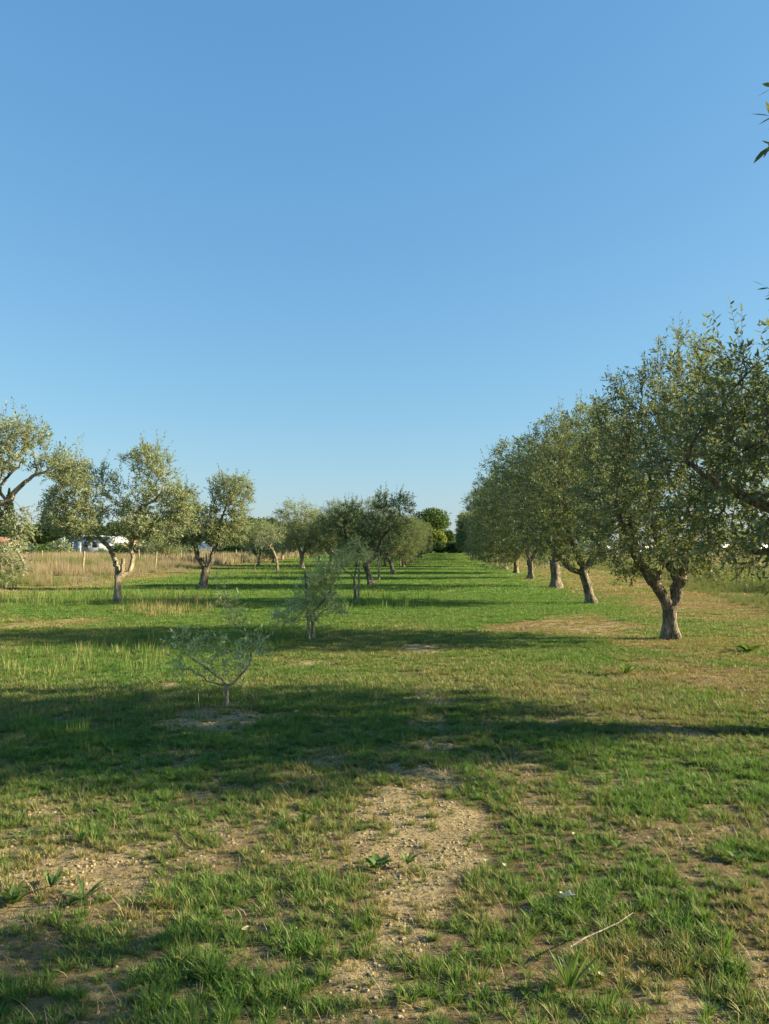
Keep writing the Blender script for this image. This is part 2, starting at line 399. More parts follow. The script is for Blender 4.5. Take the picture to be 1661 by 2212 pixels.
# distant hills, aerial haze painted into their blue colour
hx = np.linspace(-2600, 2600, 300)
hz = 12 + 55 * np.clip(fbm(hx, hx * 0, 420, 77, 4) - .35, 0, 1) * 2 * (1 - sstep(-900, 100, hx)) + 8 * fbm(hx, hx * 0, 160, 78, 3)
V = np.concatenate([np.stack([hx, hx * 0 + 1700, hx * 0 - 5], 1), np.stack([hx, hx * 0 + 1900, hz], 1), np.stack([hx, hx * 0 + 2300, hx * 0 - 5], 1)])
i = np.arange(299)
Fq = np.concatenate([np.stack([i, i + 1, i + 301, i + 300], 1), np.stack([i + 300, i + 301, i + 601, i + 600], 1)])
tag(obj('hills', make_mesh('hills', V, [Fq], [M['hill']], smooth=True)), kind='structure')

# ------------------------------------------------------------------ grass (stuff): tufts scattered by geometry nodes
def blades(n, rad, hlo, hhi, wid, lean, seed, seg=3, curl=.6):
    g = np.random.default_rng(seed)
    a = g.uniform(0, 2 * math.pi, n); r = rad * np.sqrt(g.uniform(0, 1, n))
    bx, by = r * np.cos(a), r * np.sin(a)
    da = a + g.normal(0, .6, n); ln = g.uniform(hlo, hhi, n); le = np.abs(g.normal(lean, lean * .5, n))
    wv = wid * g.uniform(.6, 1.3, n)
    t = np.linspace(0, 1, seg + 1)
    ang = le[:, None] * (.5 + curl * t[None] * 1.6)
    ds = ln[:, None] / seg
    hx_ = np.cumsum(np.concatenate([np.zeros((n, 1)), np.sin(ang[:, :-1]) * ds], 1), 1)
    hz_ = np.cumsum(np.concatenate([np.zeros((n, 1)), np.cos(ang[:, :-1]) * ds], 1), 1)
    cx, sx = np.cos(da)[:, None], np.sin(da)[:, None]
    px_, py_ = bx[:, None] + hx_ * cx, by[:, None] + hx_ * sx
    ww = wv[:, None] * (1 - t[None] ** 2.0 * .97) * .5
    tw = da + math.pi / 2 + g.normal(0, .5, n)
    ox, oy = np.cos(tw)[:, None] * ww, np.sin(tw)[:, None] * ww
    L = np.stack([px_ - ox, py_ - oy, hz_ - .01], -1); Rr = np.stack([px_ + ox, py_ + oy, hz_ - .01], -1)
    V = np.stack([L, Rr], 2).reshape(-1, 3)
    k = 2 * (seg + 1); base = np.arange(n)[:, None] * k; s = np.arange(seg)[None] * 2
    Fq = np.stack([base + s, base + s + 1, base + s + 3, base + s + 2], -1).reshape(-1, 4)
    tone = np.repeat(g.uniform(0, 1, n), k); along = np.tile(np.repeat(t, 2), n)
    return V, Fq, tone, along

def proto(name, mat, parts):
    Vs, Fs, T, A = [], [], [], []; off = 0
    for pz in parts:
        V, Fq, t, al = blades(*pz[0], **pz[1]) if isinstance(pz[0], tuple) else blades(*pz)
        Vs.append(V); Fs.append(Fq + off); T.append(t); A.append(al); off += len(V)
    me = make_mesh(name, np.concatenate(Vs), [np.concatenate(Fs)], [mat], {'tone': np.concatenate(T), 'along': np.concatenate(A)})
    return bpy.data.objects.new(name, me)

def scatter(name, label, pts, idx, rot, scl, dry, vary, protos, cat='grass'):
    me = bpy.data.meshes.new(name); me.vertices.add(len(pts)); me.vertices.foreach_set('co', np.asarray(pts, np.float32).ravel())
    for k, v in (('pick', idx), ('rot', rot), ('scl', scl), ('dry', dry), ('vary', vary)):
        if k == 'pick': a = me.attributes.new(k, 'INT', 'POINT'); a.data.foreach_set('value', np.asarray(v, np.int32))
        else: a = me.attributes.new(k, 'FLOAT', 'POINT'); a.data.foreach_set('value', np.asarray(v, np.float32))
    o = obj(name, me)
    ng = bpy.data.node_groups.new(name, 'GeometryNodeTree')
    ng.interface.new_socket('Geometry', in_out='INPUT', socket_type='NodeSocketGeometry')
    ng.interface.new_socket('Geometry', in_out='OUTPUT', socket_type='NodeSocketGeometry')
    gi = ng.nodes.new('NodeGroupInput'); go = ng.nodes.new('NodeGroupOutput')
    join = ng.nodes.new('GeometryNodeJoinGeometry')
    def na(nm, t):
        x = ng.nodes.new('GeometryNodeInputNamedAttribute'); x.data_type = t; x.inputs[0].default_value = nm; return x.outputs[0]
    comb = ng.nodes.new('ShaderNodeCombineXYZ'); ng.links.new(na('rot', 'FLOAT'), comb.inputs[2])
    for q, pr in enumerate(protos):
        oi = ng.nodes.new('GeometryNodeObjectInfo'); oi.inputs[0].default_value = pr; oi.inputs['As Instance'].default_value = True
        cmp_ = ng.nodes.new('FunctionNodeCompare'); cmp_.data_type = 'INT'; cmp_.operation = 'EQUAL'
        ints = [s for s in cmp_.inputs if s.type == 'INT']
        ng.links.new(na('pick', 'INT'), ints[0]); ints[1].default_value = q
        iop = ng.nodes.new('GeometryNodeInstanceOnPoints')
        ng.links.new(gi.outputs[0], iop.inputs['Points']); ng.links.new(cmp_.outputs[0], iop.inputs['Selection'])
        ng.links.new(oi.outputs['Geometry'], iop.inputs['Instance'])
        ng.links.new(comb.outputs[0], iop.inputs['Rotation']); ng.links.new(na('scl', 'FLOAT'), iop.inputs['Scale'])
        ng.links.new(iop.outputs[0], join.inputs[0])
    ng.links.new(join.outputs[0], go.inputs[0])
    md = o.modifiers.new('scatter', 'NODES'); md.node_group = ng
    tag(o, label, cat, kind='stuff'); return o

def wedge(y0, y1, dens, side=1.5, k=.56, seed=0):
    g = np.random.default_rng(seed); W = y1 * k + side
    nn = int((y1 - y0) * 2 * W * dens); x = g.uniform(-W, W, nn); y = g.uniform(y0, y1, nn)
    ok = np.abs(x) < y * k + side; return x[ok], y[ok], g

LAWN = [proto('tuft_a', M['grass'], [(46, .018, .035, .07, .0042, 1.0, 1), (7, .015, .06, .10, .0036, .6, 2)]),
        proto('tuft_b', M['grass'], [(36, .03, .02, .05, .0040, 1.15, 3)]),
        proto('tuft_c', M['grass'], [(56, .022, .045, .085, .0048, .9, 4)]),
        proto('tuft_d', M['grass'], [(28, .02, .025, .055, .0036, 1.2, 5), (8, .015, .04, .07, .0075, 1.0, 6)]),
        proto('patch_a', M['grass'], [(85, .13, .03, .07, .008, .85, 7)]),
        proto('patch_b', M['grass'], [(80, .15, .025, .055, .008, 1.0, 8)]),
        proto('patch_c', M['grass'], [(70, .12, .035, .09, .009, .55, 9)]),
        proto('mat_a', M['grass'], [(90, .45, .05, .11, .022, .4, 10)]),
        proto('mat_b', M['grass'], [(80, .5, .04, .09, .024, .5, 11)]),
        proto('sward_a', M['grass'], [(110, 1.1, .07, .14, .06, .35, 12)]),
        proto('sward_b', M['grass'], [(110, 1.2, .05, .12, .06, .4, 13)])]
acc = [[] for _ in range(7)]
def put(x, y, g, choices, s_lo, s_hi, keep, dry_add=0, probs=None):
    s_ = field_soil(x, y); d_ = field_dry(x, y)
    tl = (x < left_edge(y) - 1.0) & (y > 12) | (x > right_edge(y) + .3)
    p = keep(x, y, s_, d_) * np.where(tl, .25, 1)
    ok = g.uniform(0, 1, len(x)) < p
    x, y, s_, d_ = x[ok], y[ok], s_[ok], d_[ok]
    big = .5 * sstep(.35, .7, fbm(x, y, .45, 60, 2)) + .5 * sstep(.42, .66, fbm(x, y, .13, 70, 3)) * (y < 9)
    sc_ = g.uniform(s_lo, s_hi, len(x)) * (.75 + .5 * big) * (1 - .3 * d_) * (1 - .25 * s_)
    for a, v in zip(acc, (x, y, ground_z(x, y), g.choice(choices, len(x), p=probs), g.uniform(0, 6.3, len(x)), sc_,
                          np.clip(d_ + s_ * .3 + dry_add + g.normal(0, .10, len(x)), 0, 1))): a.append(v)
def keep_near(x, y, s, d):
    cl = fbm(x, y, .13, 70, 3)
    return np.clip((1 - s * .93) * (.42 + .9 * sstep(.38, .56, cl)), .0, 1) + .22 * s * sstep(.58, .68, cl)
def keep_mid(x, y, s, d): return np.clip((1 - s * .8) * (.55 + .45 * sstep(.35, .55, fbm(x, y, .4, 71, 3))), .05, 1)
def keep_far(x, y, s, d): return 1 - s * .6
x, y, g = wedge(1.9, 7.5, 1250, 1.0, seed=1); put(x, y, g, [0, 1, 2, 3], .42, .98, keep_near, probs=[.32, .26, .2, .22])
x, y, g = wedge(7.2, 13, 270, 1.5, seed=2); put(x, y, g, [0, 1, 2, 4, 5], .75, 1.25, keep_mid, probs=[.2, .15, .2, .25, .2])
x, y, g = wedge(12.6, 26, 75, 2.0, seed=3); put(x, y, g, [4, 5, 6], .8, 1.3, keep_far)
x, y, g = wedge(25, 60, 9, 3.0, seed=4); put(x, y, g, [7, 8], .8, 1.2, keep_far)
x, y, g = wedge(58, 270, .9, 3.0, k=.3, seed=5)
ok = (x > -26) & (x < 45); x, y = x[ok], y[ok]; put(x, y, g, [9, 10], .8, 1.2, keep_far)
A = [np.concatenate(a) for a in acc]
scatter('grass', 'short green and straw coloured lawn grass over the whole orchard floor', np.stack(A[:3], 1), A[3], A[4], A[5], A[6],
        np.clip(1.1 * (fbm(A[0], A[1], 1.8, 120, 3) - .3) + np.random.default_rng(3).uniform(-.15, .25, len(A[0])), 0, .8), LAWN)

# dead thatch litter lying on the soil near the camera
LIT = [proto('litter_a', M['tallgrass'], [(9, .06, .03, .09, .0022, 1.5, 21)]), proto('litter_b', M['tallgrass'], [(6, .05, .04, .14, .002, 1.45, 22)])]
x, y, g = wedge(1.9, 9, 170, 1, seed=8)
s_ = field_soil(x, y); d_ = field_dry(x, y); ok = g.uniform(0, 1, len(x)) < np.clip(.15 + d_ * .9 + .5 * s_ * (1 - s_) * 2, 0, 1) * (1 - .6 * sstep(.8, 1, s_))
x, y = x[ok], y[ok]
scatter('dry_litter', 'brown dead grass litter lying on the bare soil between the tufts', np.stack([x, y, ground_z(x, y) + .008], 1), g.integers(0, 2, len(x)), g.uniform(0, 6.3, len(x)),
        g.uniform(.6, 1.4, len(x)), g.uniform(.85, 1, len(x)), g.uniform(0, 1, len(x)), LIT, 'dry litter')

# crumbs and clods of dry soil
import bmesh
m, n, o = newmat('soil_clod'); oi = N(n, 'ShaderNodeNewGeometry').outputs['Position']
b = N(n, 'ShaderNodeBsdfPrincipled'); n.links.new(ramp(n, noise(n, 60, 4, .6, oi), [(.3, (.22, .165, .085)), (.7, (.44, .355, .20))]), b.inputs['Base Color']); b.inputs['Roughness'].default_value = .95
b.inputs['Specular IOR Level'].default_value = .1; n.links.new(b.outputs[0], o.inputs[0])
CL = []
for q in range(3):
    bm = bmesh.new(); bmesh.ops.create_icosphere(bm, subdivisions=2, radius=1); gg = np.random.default_rng(q + 50)
    for v in bm.verts: v.co *= 1 + .22 * gg.normal(); v.co.z *= .65
    me = bpy.data.meshes.new('clod'); bm.to_mesh(me); bm.free(); me.materials.append(m); CL.append(bpy.data.objects.new('clod', me))
x, y, g = wedge(1.9, 8, 1700, .6, k=.52, seed=18)
s_ = field_soil(x, y); ok = g.uniform(0, 1, len(x)) < (.12 + .88 * sstep(.3, .7, s_)) * sstep(.36, .56, fbm(x, y, .12, 130, 3)); x, y = x[ok], y[ok]
scatter('soil_crumbs', 'loose pale crumbs and clods of dry soil on the bare patches', np.stack([x, y, ground_z(x, y) + .001], 1), g.integers(0, 3, len(x)), g.uniform(0, 6.3, len(x)),
        .0018 + .0075 * g.uniform(0, 1, len(x)) ** 4 + .002 * g.uniform(0, 1, len(x)), x * 0, x * 0, CL, 'soil')

# tall dry grass left, tall green and yellow grass right
TALL = [proto('tall_a', M['tallgrass'], [(70, .35, .6, 1.15, .012, .16, 31), (30, .35, .2, .6, .014, .5, 32)]),
        proto('tall_b', M['tallgrass'], [(60, .4, .5, .95, .012, .25, 33), (30, .4, .2, .5, .014, .6, 34)]),
        proto('tall_c', M['tallgrass'], [(50, .3, .75, 1.3, .010, .12, 35), (40, .35, .3, .7, .014, .4, 36)]),
        proto('tall_far', M['tallgrass'], [(80, 1.3, .6, 1.15, .05, .15, 37)])]
g = np.random.default_rng(12)
y = g.uniform(14, 70, 9000); x = left_edge(y) + 1.5 - g.uniform(0, 1, 9000) ** 1.1 * 20
x2 = x; fade = np.clip((left_edge(y) + 1.5 - x) / 9, 0, 1)
ok = (g.uniform(0, 1, len(x)) < .2 + .8 * fade) & (x > -y * .6 - 5) & (fbm(x, y, 2.2, 80, 3) > .41)
x, y, fade = x[ok], y[ok], fade[ok]
pick = g.integers(0, 3, len(x)); scl = (.22 + .78 * fade) * g.uniform(.6, 1.25, len(x)); dr = np.clip(.84 + g.normal(0, .14, len(x)) - .75 * sstep(.50, .62, fbm(x, y, 3.5, 81, 3)), 0, 1)
yb = g.uniform(68, 240, 4200); xb = left_edge(yb) - g.uniform(0, 42, 4200)
pts = np.concatenate([np.stack([x, y, ground_z(x, y)], 1), np.stack([xb, yb, ground_z(xb, yb)], 1)])
scatter('tall_dry_grass', 'tall beige dry grass filling the strip along the left fence', pts, np.r_[pick, np.full(len(xb), 3)], g.uniform(0, 6.3, len(pts)),
        np.r_[scl, g.uniform(.7, 1.2, len(xb))], np.r_[dr, np.clip(g.normal(.8, .15, len(xb)), 0, 1)], g.uniform(0, 1, len(pts)), TALL)
y = g.uniform(10, 75, 14000); off = g.uniform(0, 1, 14000) ** 1.3 * 22; x = right_edge(y) + off
ok = (x < y * .6 + 6) & (fbm(x, y, 2.5, 90, 3) > .33); x, y, off = x[ok], y[ok], off[ok]
scl = (.16 + .48 * sstep(0, 4, off)) * g.uniform(.75, 1.25, len(x)); dr = np.clip(.08 + .60 * sstep(2.5, 9, off) + .5 * (fbm(x, y, 3, 91, 3) - .4) + g.normal(0, .12, len(x)), 0, 1)
yb = g.uniform(70, 260, 5200); xb = right_edge(yb) + g.uniform(0, 70, 5200)
pts = np.concatenate([np.stack([x, y, ground_z(x, y)], 1), np.stack([xb, yb, ground_z(xb, yb)], 1)])
scatter('tall_field_grass', 'knee high green and yellow grass on the uncut field at right', pts, np.r_[g.integers(0, 3, len(x)), np.full(len(xb), 3)], g.uniform(0, 6.3, len(pts)),
        np.r_[scl, g.uniform(.45, .7, len(xb))], np.r_[dr, np.clip(g.normal(.6, .2, len(xb)), 0, 1)], g.uniform(0, 1, len(pts)), TALL)

# taller green weeds in the lawn on the left
WEED = [proto('weedy_a', M['grass'], [(14, .10, .12, .30, .010, .15, 41), (20, .12, .06, .14, .010, .5, 42)]),
        proto('weedy_b', M['grass'], [(8, .08, .16, .36, .012, .1, 43), (24, .14, .05, .12, .012, .6, 44)])]
xs, ys, ds = [], [], []
for (px, py, rx, ry, k, dd) in ((150, 1430, 230, 30, 120, .15), (330, 1395, 160, 25, 60, .1), (560, 1240, 160, 14, 700, .0), (200, 1290, 260, 16, 500, .1), (390, 1310, 120, 16, 160, .45), (690, 1225, 120, 8, 500, .0), (560, 1380, 70, 25, 30, .1), (800, 1300, 160, 16, 160, 0), (420, 1560, 400, 60, 40, 0)):
    cx, cy = G(px, py); _, y1 = G(px, py - ry); _, y2 = G(px, py + ry)
    a = g.uniform(0, 6.3, k); r = np.sqrt(g.uniform(0, 1, k))
    xs.append(cx + r * np.cos(a) * rx * cy / F); ys.append(cy + r * np.sin(a) * (y1 - y2) / 2); ds.append(np.full(k, dd))
x, y, ds = map(np.concatenate, (xs, ys, ds))
scatter('tall_weeds', 'fresh green grass stalks standing above the lawn around the left trees', np.stack([x, y, ground_z(x, y)], 1), g.integers(0, 2, len(x)), g.uniform(0, 6.3, len(x)),
        g.uniform(.5, 1.1, len(x)) * np.where(y < 12, .7, 1), np.clip(ds + g.normal(0, .1, len(x)), 0, 1), g.uniform(0, .6, len(x)), WEED, 'weeds')

# ------------------------------------------------------------------ olive trees
def catmull(pts, step):
    p = np.array(pts, float); p = np.vstack([2 * p[0] - p[1], p, 2 * p[-1] - p[-2]])
    o = []
    for i in range(1, len(p) - 2):
        n_ = max(2, int(np.linalg.norm(p[i + 1, :3] - p[i, :3]) / step))
        for t in np.linspace(0, 1, n_, endpoint=False):
            a, b, c, d = p[i - 1], p[i], p[i + 1], p[i + 2]
            o.append(.5 * ((2 * b) + (c - a) * t + (2 * a - 5 * b + 4 * c - d) * t * t + (3 * b - a - 3 * c + d) * t ** 3))
    o.append(p[-2]); return np.array(o)

def grow(limbs, blobs, natt, seed, step=.13, kill=.24, infl=1.3, iters=70, wander=.25):
    """limbs: polylines of (x,y,z,r); the first is the trunk. Returns nodes, parents, hand radius."""
    g = np.random.default_rng(seed)
    nodes, par, hr = [], [], []
    for li, L in enumerate(limbs):
        C = catmull(L, .07)
        prev = -1
        if li > 0:
            D = np.linalg.norm(np.array(nodes) - C[0, :3], axis=1); prev = int(np.argmin(D)); C = C[1:]
        jit = .0 if li == 0 else .012
        for q in C:
            nodes.append(q[:3] + g.normal(0, jit, 3)); par.append(prev); hr.append(q[3]); prev = len(nodes) - 1
    att = []
    vol = np.array([b[3] * b[4] * b[5] for b in blobs]) ** .9; vol /= vol.sum()
    for b, v in zip(blobs, vol):
        k = max(8, int(natt * v)); d = g.normal(0, 1, (k, 3)); d /= np.linalg.norm(d, axis=1)[:, None]
        r = g.uniform(0, 1, k) ** .45
        att.append(np.array(b[:3]) + d * r[:, None] * np.array(b[3:6]))
    att = np.concatenate(att); att = att[att[:, 2] > .35]
    nodes = np.array(nodes); par = list(par); hr = list(hr)
    n0 = len(nodes)
    act = np.arange(int(len(catmull(limbs[0], .07)) * .85), n0) if n0 > 8 else np.arange(n0)
    D = np.linalg.norm(att[:, None] - nodes[None, act], axis=2)
    near = act[D.argmin(1)]; nd = D.min(1); alive = np.ones(len(att), bool)
    for it in range(iters):
        sel = alive & (nd < (infl if it > 8 else 9))
        if not sel.any(): break
        dirs = att[sel] - nodes[near[sel]]; dirs /= np.linalg.norm(dirs, axis=1)[:, None] + 1e-9
        un, inv = np.unique(near[sel], return_inverse=True)
        sm = np.zeros((len(un), 3)); np.add.at(sm, inv, dirs)
        sm /= np.linalg.norm(sm, axis=1)[:, None] + 1e-9
        sm += g.normal(0, wander, sm.shape); sm /= np.linalg.norm(sm, axis=1)[:, None]
        new = nodes[un] + sm * step
        s0 = len(nodes); nodes = np.vstack([nodes, new]); par += list(un); hr += [0.0] * len(un)
        Dn = np.linalg.norm(att[:, None] - new[None], axis=2); mi = Dn.argmin(1); mv = Dn.min(1)
        up = mv < nd; near[up] = s0 + mi[up]; nd[up] = mv[up]
        alive &= nd > kill
    return nodes, np.array(par), np.array(hr)

def tree_mesh(name, limbs, blobs, natt=700, seed=0, twigs=1.5, leaf=.06, lw=.2, pairs=5, tlen=.26, tip=.0042, hexleaf=True,
              stems=True, shoots=.06, mat='olive', bark='bark', kill=.24, droop=.15, extra_twigs=None, clip=None, flare=1.5, minr=.0, wander=.25, step=.13, infl=1.3, iters=70):
    g = np.random.default_rng(seed + 1000)
    nodes, par, hr = grow(limbs, blobs, natt, seed, step=step, kill=kill, wander=wander, infl=infl, iters=iters)
    n_ = len(nodes); w_ = np.zeros(n_); ch = [[] for _ in range(n_)]
    for i in range(n_ - 1, -1, -1):
        if not ch[i]: w_[i] = 1
        if par[i] >= 0: w_[par[i]] += w_[i]; ch[par[i]].append(i)
    r = tip * w_ ** .44
    r = np.where(hr > 0, np.maximum(hr, np.minimum(r, hr * 1.0)), r)
    for i in range(n_):
        if par[i] >= 0 and hr[i] == 0: r[i] = min(r[i], r[par[i]] * .96)
    # ---- wood
    V, Fs, off = [], [], 0
    starts = [(i, -1) for i in range(n_) if par[i] < 0]; st = list(starts)
    while st:
        i, p = st.pop(); chain = [i] if p < 0 else [p, i]
        cur = i
        while ch[cur]:
            c = max(ch[cur], key=lambda q: (w_[q] + (1e6 if hr[q] > 0 else 0)))
            for q in ch[cur]:
                if q != c: st.append((q, cur))
            chain.append(c); cur = c
        pts = nodes[chain].copy(); rr = r[chain].copy()
        if p >= 0: rr[0] = rr[1]
        if rr.max() < minr: continue
        k = 18 if rr.max() > .07 else (9 if rr.max() > .03 else (5 if rr.max() > .012 else 3))
        rough = .16 if k == 18 else (.06 if k == 9 else 0)
        if p < 0:
            fl = np.clip(1 - pts[:, 2] / .34, 0, 1) ** 1.7 + .12 * np.sin(pts[:, 2] * 9 + seed)
            rr = rr * (1 + (flare - 1) * fl)
            pts[0, 2] -= .12
        v, f = tube_arr(pts, rr, k, rough, seed + len(V))
        V.append(v); Fs.append(f + off); off += len(v)
    trunk = make_mesh(name + '_trunk', np.concatenate(V), [np.concatenate(Fs)], [M[bark]], smooth=True)
    # ---- twigs and leaves
    fine = np.where((r < .011) & (hr == 0))[0]
    cen = np.array([b[:3] for b in blobs]).mean(0)
    cnt = g.poisson(twigs, len(fine)); src = np.repeat(fine, cnt)
    src = np.concatenate([src, [i for i in fine if not ch[i]]]).astype(int)
    T = len(src); P0 = nodes[src]
    bd = nodes[src] - nodes[par[src]]; bd /= np.linalg.norm(bd, axis=1)[:, None] + 1e-9
    od = P0 - cen; od /= np.linalg.norm(od, axis=1)[:, None] + 1e-9
    td = bd * .8 + od * .5 + g.normal(0, .55, (T, 3)) + np.array([0, 0, .25 - droop])
    ln = tlen * g.uniform(.6, 1.4, T)
    sh = (g.uniform(0, 1, T) < shoots) & (od[:, 2] > .15); td[sh] = td[sh] * .35 + np.array([0, 0, 1.2]); ln[sh] *= g.uniform(1.3, 2.2, sh.sum())
    td /= np.linalg.norm(td, axis=1)[:, None]
    sag = np.where(sh, 0.02, .25 * droop)
    if extra_twigs is not None:
        e0, e1 = np.array([a for a, b in extra_twigs], float), np.array([b for a, b in extra_twigs], float)
        P0 = np.vstack([P0, e0]); dd = e1 - e0; l2 = np.linalg.norm(dd, axis=1); td = np.vstack([td, dd / l2[:, None]]); ln = np.r_[ln, l2]; sag = np.r_[sag, l2 * 0]; T = len(P0)
    # leaves per twig grow with its length
    nl = np.maximum(3, np.round(pairs * ln / tlen)).astype(int)
    tw = np.repeat(np.arange(T), nl * 2 + 1)
    base = np.concatenate([[0], np.cumsum(nl * 2 + 1)[:-1]])
    loc = np.arange(len(tw)) - base[tw]
    last = loc == nl[tw] * 2
    frac = np.where(last, 1.0, ((loc // 2) + .7) / (nl[tw] + .2)); frac = np.clip(frac + np.where(last, 0, g.normal(0, .03, len(tw))), 0, 1)
    ref = np.where(np.abs(td[:, 2:3]) < .85, np.array([[0, 0, 1.]]), np.array([[1., 0, 0]]))
    s1 = np.cross(td, ref); s1 /= np.linalg.norm(s1, axis=1)[:, None]; s2 = np.cross(td, s1)
    phi = ((loc // 2) % 2) * (math.pi / 2) + (loc % 2) * math.pi + g.uniform(0, 6.3, T)[tw] + g.normal(0, .35, len(tw))
    lat = s1[tw] * np.cos(phi)[:, None] + s2[tw] * np.sin(phi)[:, None]
    spread = np.where(last, .1, g.uniform(.6, 1.2, len(tw)))
    ld = td[tw] * .75 + lat * spread[:, None] + g.normal(0, .12, (len(tw), 3)); ld /= np.linalg.norm(ld, axis=1)[:, None]
    pos = P0[tw] + td[tw] * (ln[tw] * frac)[:, None]; pos[:, 2] -= sag[tw] * frac ** 2 * ln[tw] * 2
    keepm = g.uniform(0, 1, len(tw)) > .08
    if clip is not None: keepm &= clip(pos)
    pos, ld, tdl = pos[keepm], ld[keepm], td[tw][keepm]
    nn_ = len(pos); L = leaf * g.uniform(.65, 1.15, nn_)
    nrm = tdl - ld * (tdl * ld).sum(1)[:, None] + g.normal(0, .25, (nn_, 3)) + np.array([0, 0, .25])   # upper side looks to the twig tip
    sd = np.cross(ld, nrm); sd /= np.linalg.norm(sd, axis=1)[:, None] + 1e-9
    nr = np.cross(sd, ld)
    W = L * lw * g.uniform(.85, 1.15, nn_) * .5
    if hexleaf:
        prof = [(0, 0.12), (.32, .95), (.66, .8), (1, 0), (.66, -.8), (.32, -.95)]
    else:
        prof = [(0, 0), (.5, 1), (1, 0), (.5, -1)]
    k = len(prof)
    LV = np.stack([pos + ld * (L * a)[:, None] + sd * (W * b_)[:, None] - nr * (L * .12 * a * a)[:, None] for a, b_ in prof], 1).reshape(-1, 3)
    LF = (np.arange(nn_)[:, None] * k + np.arange(k)[None])
    tone = np.repeat(g.uniform(0, 1, nn_), k)
    VV = [LV]; FF = [LF]; mi = [np.zeros(nn_, int)]
    if stems:
        q0, q1 = P0, P0 + td * ln[:, None] * 1.0; q1 = q1 - np.array([0, 0, 1.]) * (sag * ln * 2)[:, None]
        rr0 = tip * .55
        ring = [s1 * math.cos(a) + s2 * math.sin(a) for a in (0, 2.09, 4.19)]
        SV = np.stack([q0 + rg * rr0 for rg in ring] + [q1 + rg * rr0 * .4 for rg in ring], 1).reshape(-1, 3)
        bb = np.arange(T)[:, None] * 6 + len(LV)
        SF = np.concatenate([bb + np.array([a, (a + 1) % 3, (a + 1) % 3 + 3, a + 3])[None] for a in range(3)])
        if clip is not None:
            okc = clip(q1) & clip(q0); SF = SF[np.tile(okc, 3)]
        VV.append(SV); FF.append(SF); mi.append(np.ones(len(SF), int)); tone = np.r_[tone, np.full(len(SV), .5)]
    crown = make_mesh(name + '_crown', np.concatenate(VV), FF, [M[mat], M[bark]], {'tone': tone}, np.concatenate(mi))
    return trunk, crown, nn_

LEAVES = 0
def place_tree(name, meshes, loc, rz=0, s=1.0, label='', group=None, cat='olive tree', sz=None):
    x, y = loc[:2]; t = empty(name, (x, y, zg(x, y)), rz); t.scale = (s, s, sz or s)
    tag(t, label, cat, group)
    obj('trunk', meshes[0], t); obj('crown', meshes[1], t)
    return t

RG, LG, YG = 'olive trees in the right-hand row', 'olive trees left of the lane', 'young olive trees in the lane row'

# first tree of the right row
t1 = tree_mesh('olive_one', [
    [(0, 0, 0, .14), (-.01, 0, .3, .118), (-.02, 0, .6, .125)],
    [(-.02, 0, .52, .10), (-.18, -.03, .82, .095), (-.42, -.06, 1.12, .08), (-.75, -.1, 1.7, .055), (-.95, -.1, 2.4, .035)],
    [(.02, 0, .5, .11), (.12, .02, .85, .105), (.20, .03, 1.15, .10), (.42, .05, 1.8, .07), (.7, .1, 2.5, .045), (.75, .1, 3.2, .03)],
    [(.16, .02, 1.0, .07), (-.05, .25, 1.5, .06), (-.15, .5, 2.3, .04), (-.1, .6, 3.2, .025)],
    [(-.3, -.05, .98, .05), (-.15, -.3, 1.5, .045), (.1, -.6, 2.2, .03)]],
    [(.05, 0, 2.9, 1.75, 2.2, 1.5), (.1, .1, 3.9, 1.35, 1.6, 1.2), (.9, 0, 3.6, 1.2, 1.6, 1.3), (-.5, -.3, 1.9, 1.1, 1.6, .85), (.35, 0, 4.75, .75, .9, .65), (1.0, -.2, 1.9, 1.0, 1.5, .85), (.2, -.7, 1.7, 1.0, .7, .5)],
    2900, 11, twigs=2.2, leaf=.070, lw=.36, shoots=.10, kill=.17, tlen=.25)
place_tree('olive_tree', t1[:2], G(1450, 1378), 0, .96, 'nearest whole olive of the right row, thick grey trunk forking into two heavy limbs', RG)
LEAVES += t1[2]
# second
t2 = tree_mesh('olive_two', [
    [(0, 0, 0, .14), (-.1, 0, .45, .11), (-.22, 0, .85, .11), (-.2, 0, .98, .10)],
    [(-.2, 0, .8, .075), (-.6, -.05, .98, .065), (-.95, -.1, 1.35, .055), (-1.3, -.1, 1.9, .035)],
    [(-.22, 0, .95, .085), (-.4, .05, 1.4, .075), (-.6, .1, 2.1, .055), (-.7, .2, 3.1, .03)],
    [(-.2, 0, .95, .07), (.02, 0, 1.3, .065), (.2, .1, 2.0, .05), (.4, .1, 3.0, .03)]],
    [(-.3, 0, 3.2, 2.1, 2.0, 1.6), (-.2, 0, 4.3, 1.6, 1.5, 1.2), (-1.0, -.2, 2.3, 1.2, 1.4, 1.0), (.8, 0, 2.4, 1.0, 1.4, 1.1), (-.1, 0, 5.0, .8, .8, .6), (.8, 0, 3.6, 1.1, 1.4, 1.3), (-.3, -.8, 1.9, 1.6, 1.0, .7)],
    2700, 22, twigs=2.3, leaf=.085, lw=.36, shoots=.08, kill=.22, tlen=.27, pairs=4)
place_tree('olive_tree', t2[:2], G(1278, 1303), 0, 1, 'second whole olive of the right row, slender trunk with a low limb reaching left', RG)
LEAVES += t2[2]

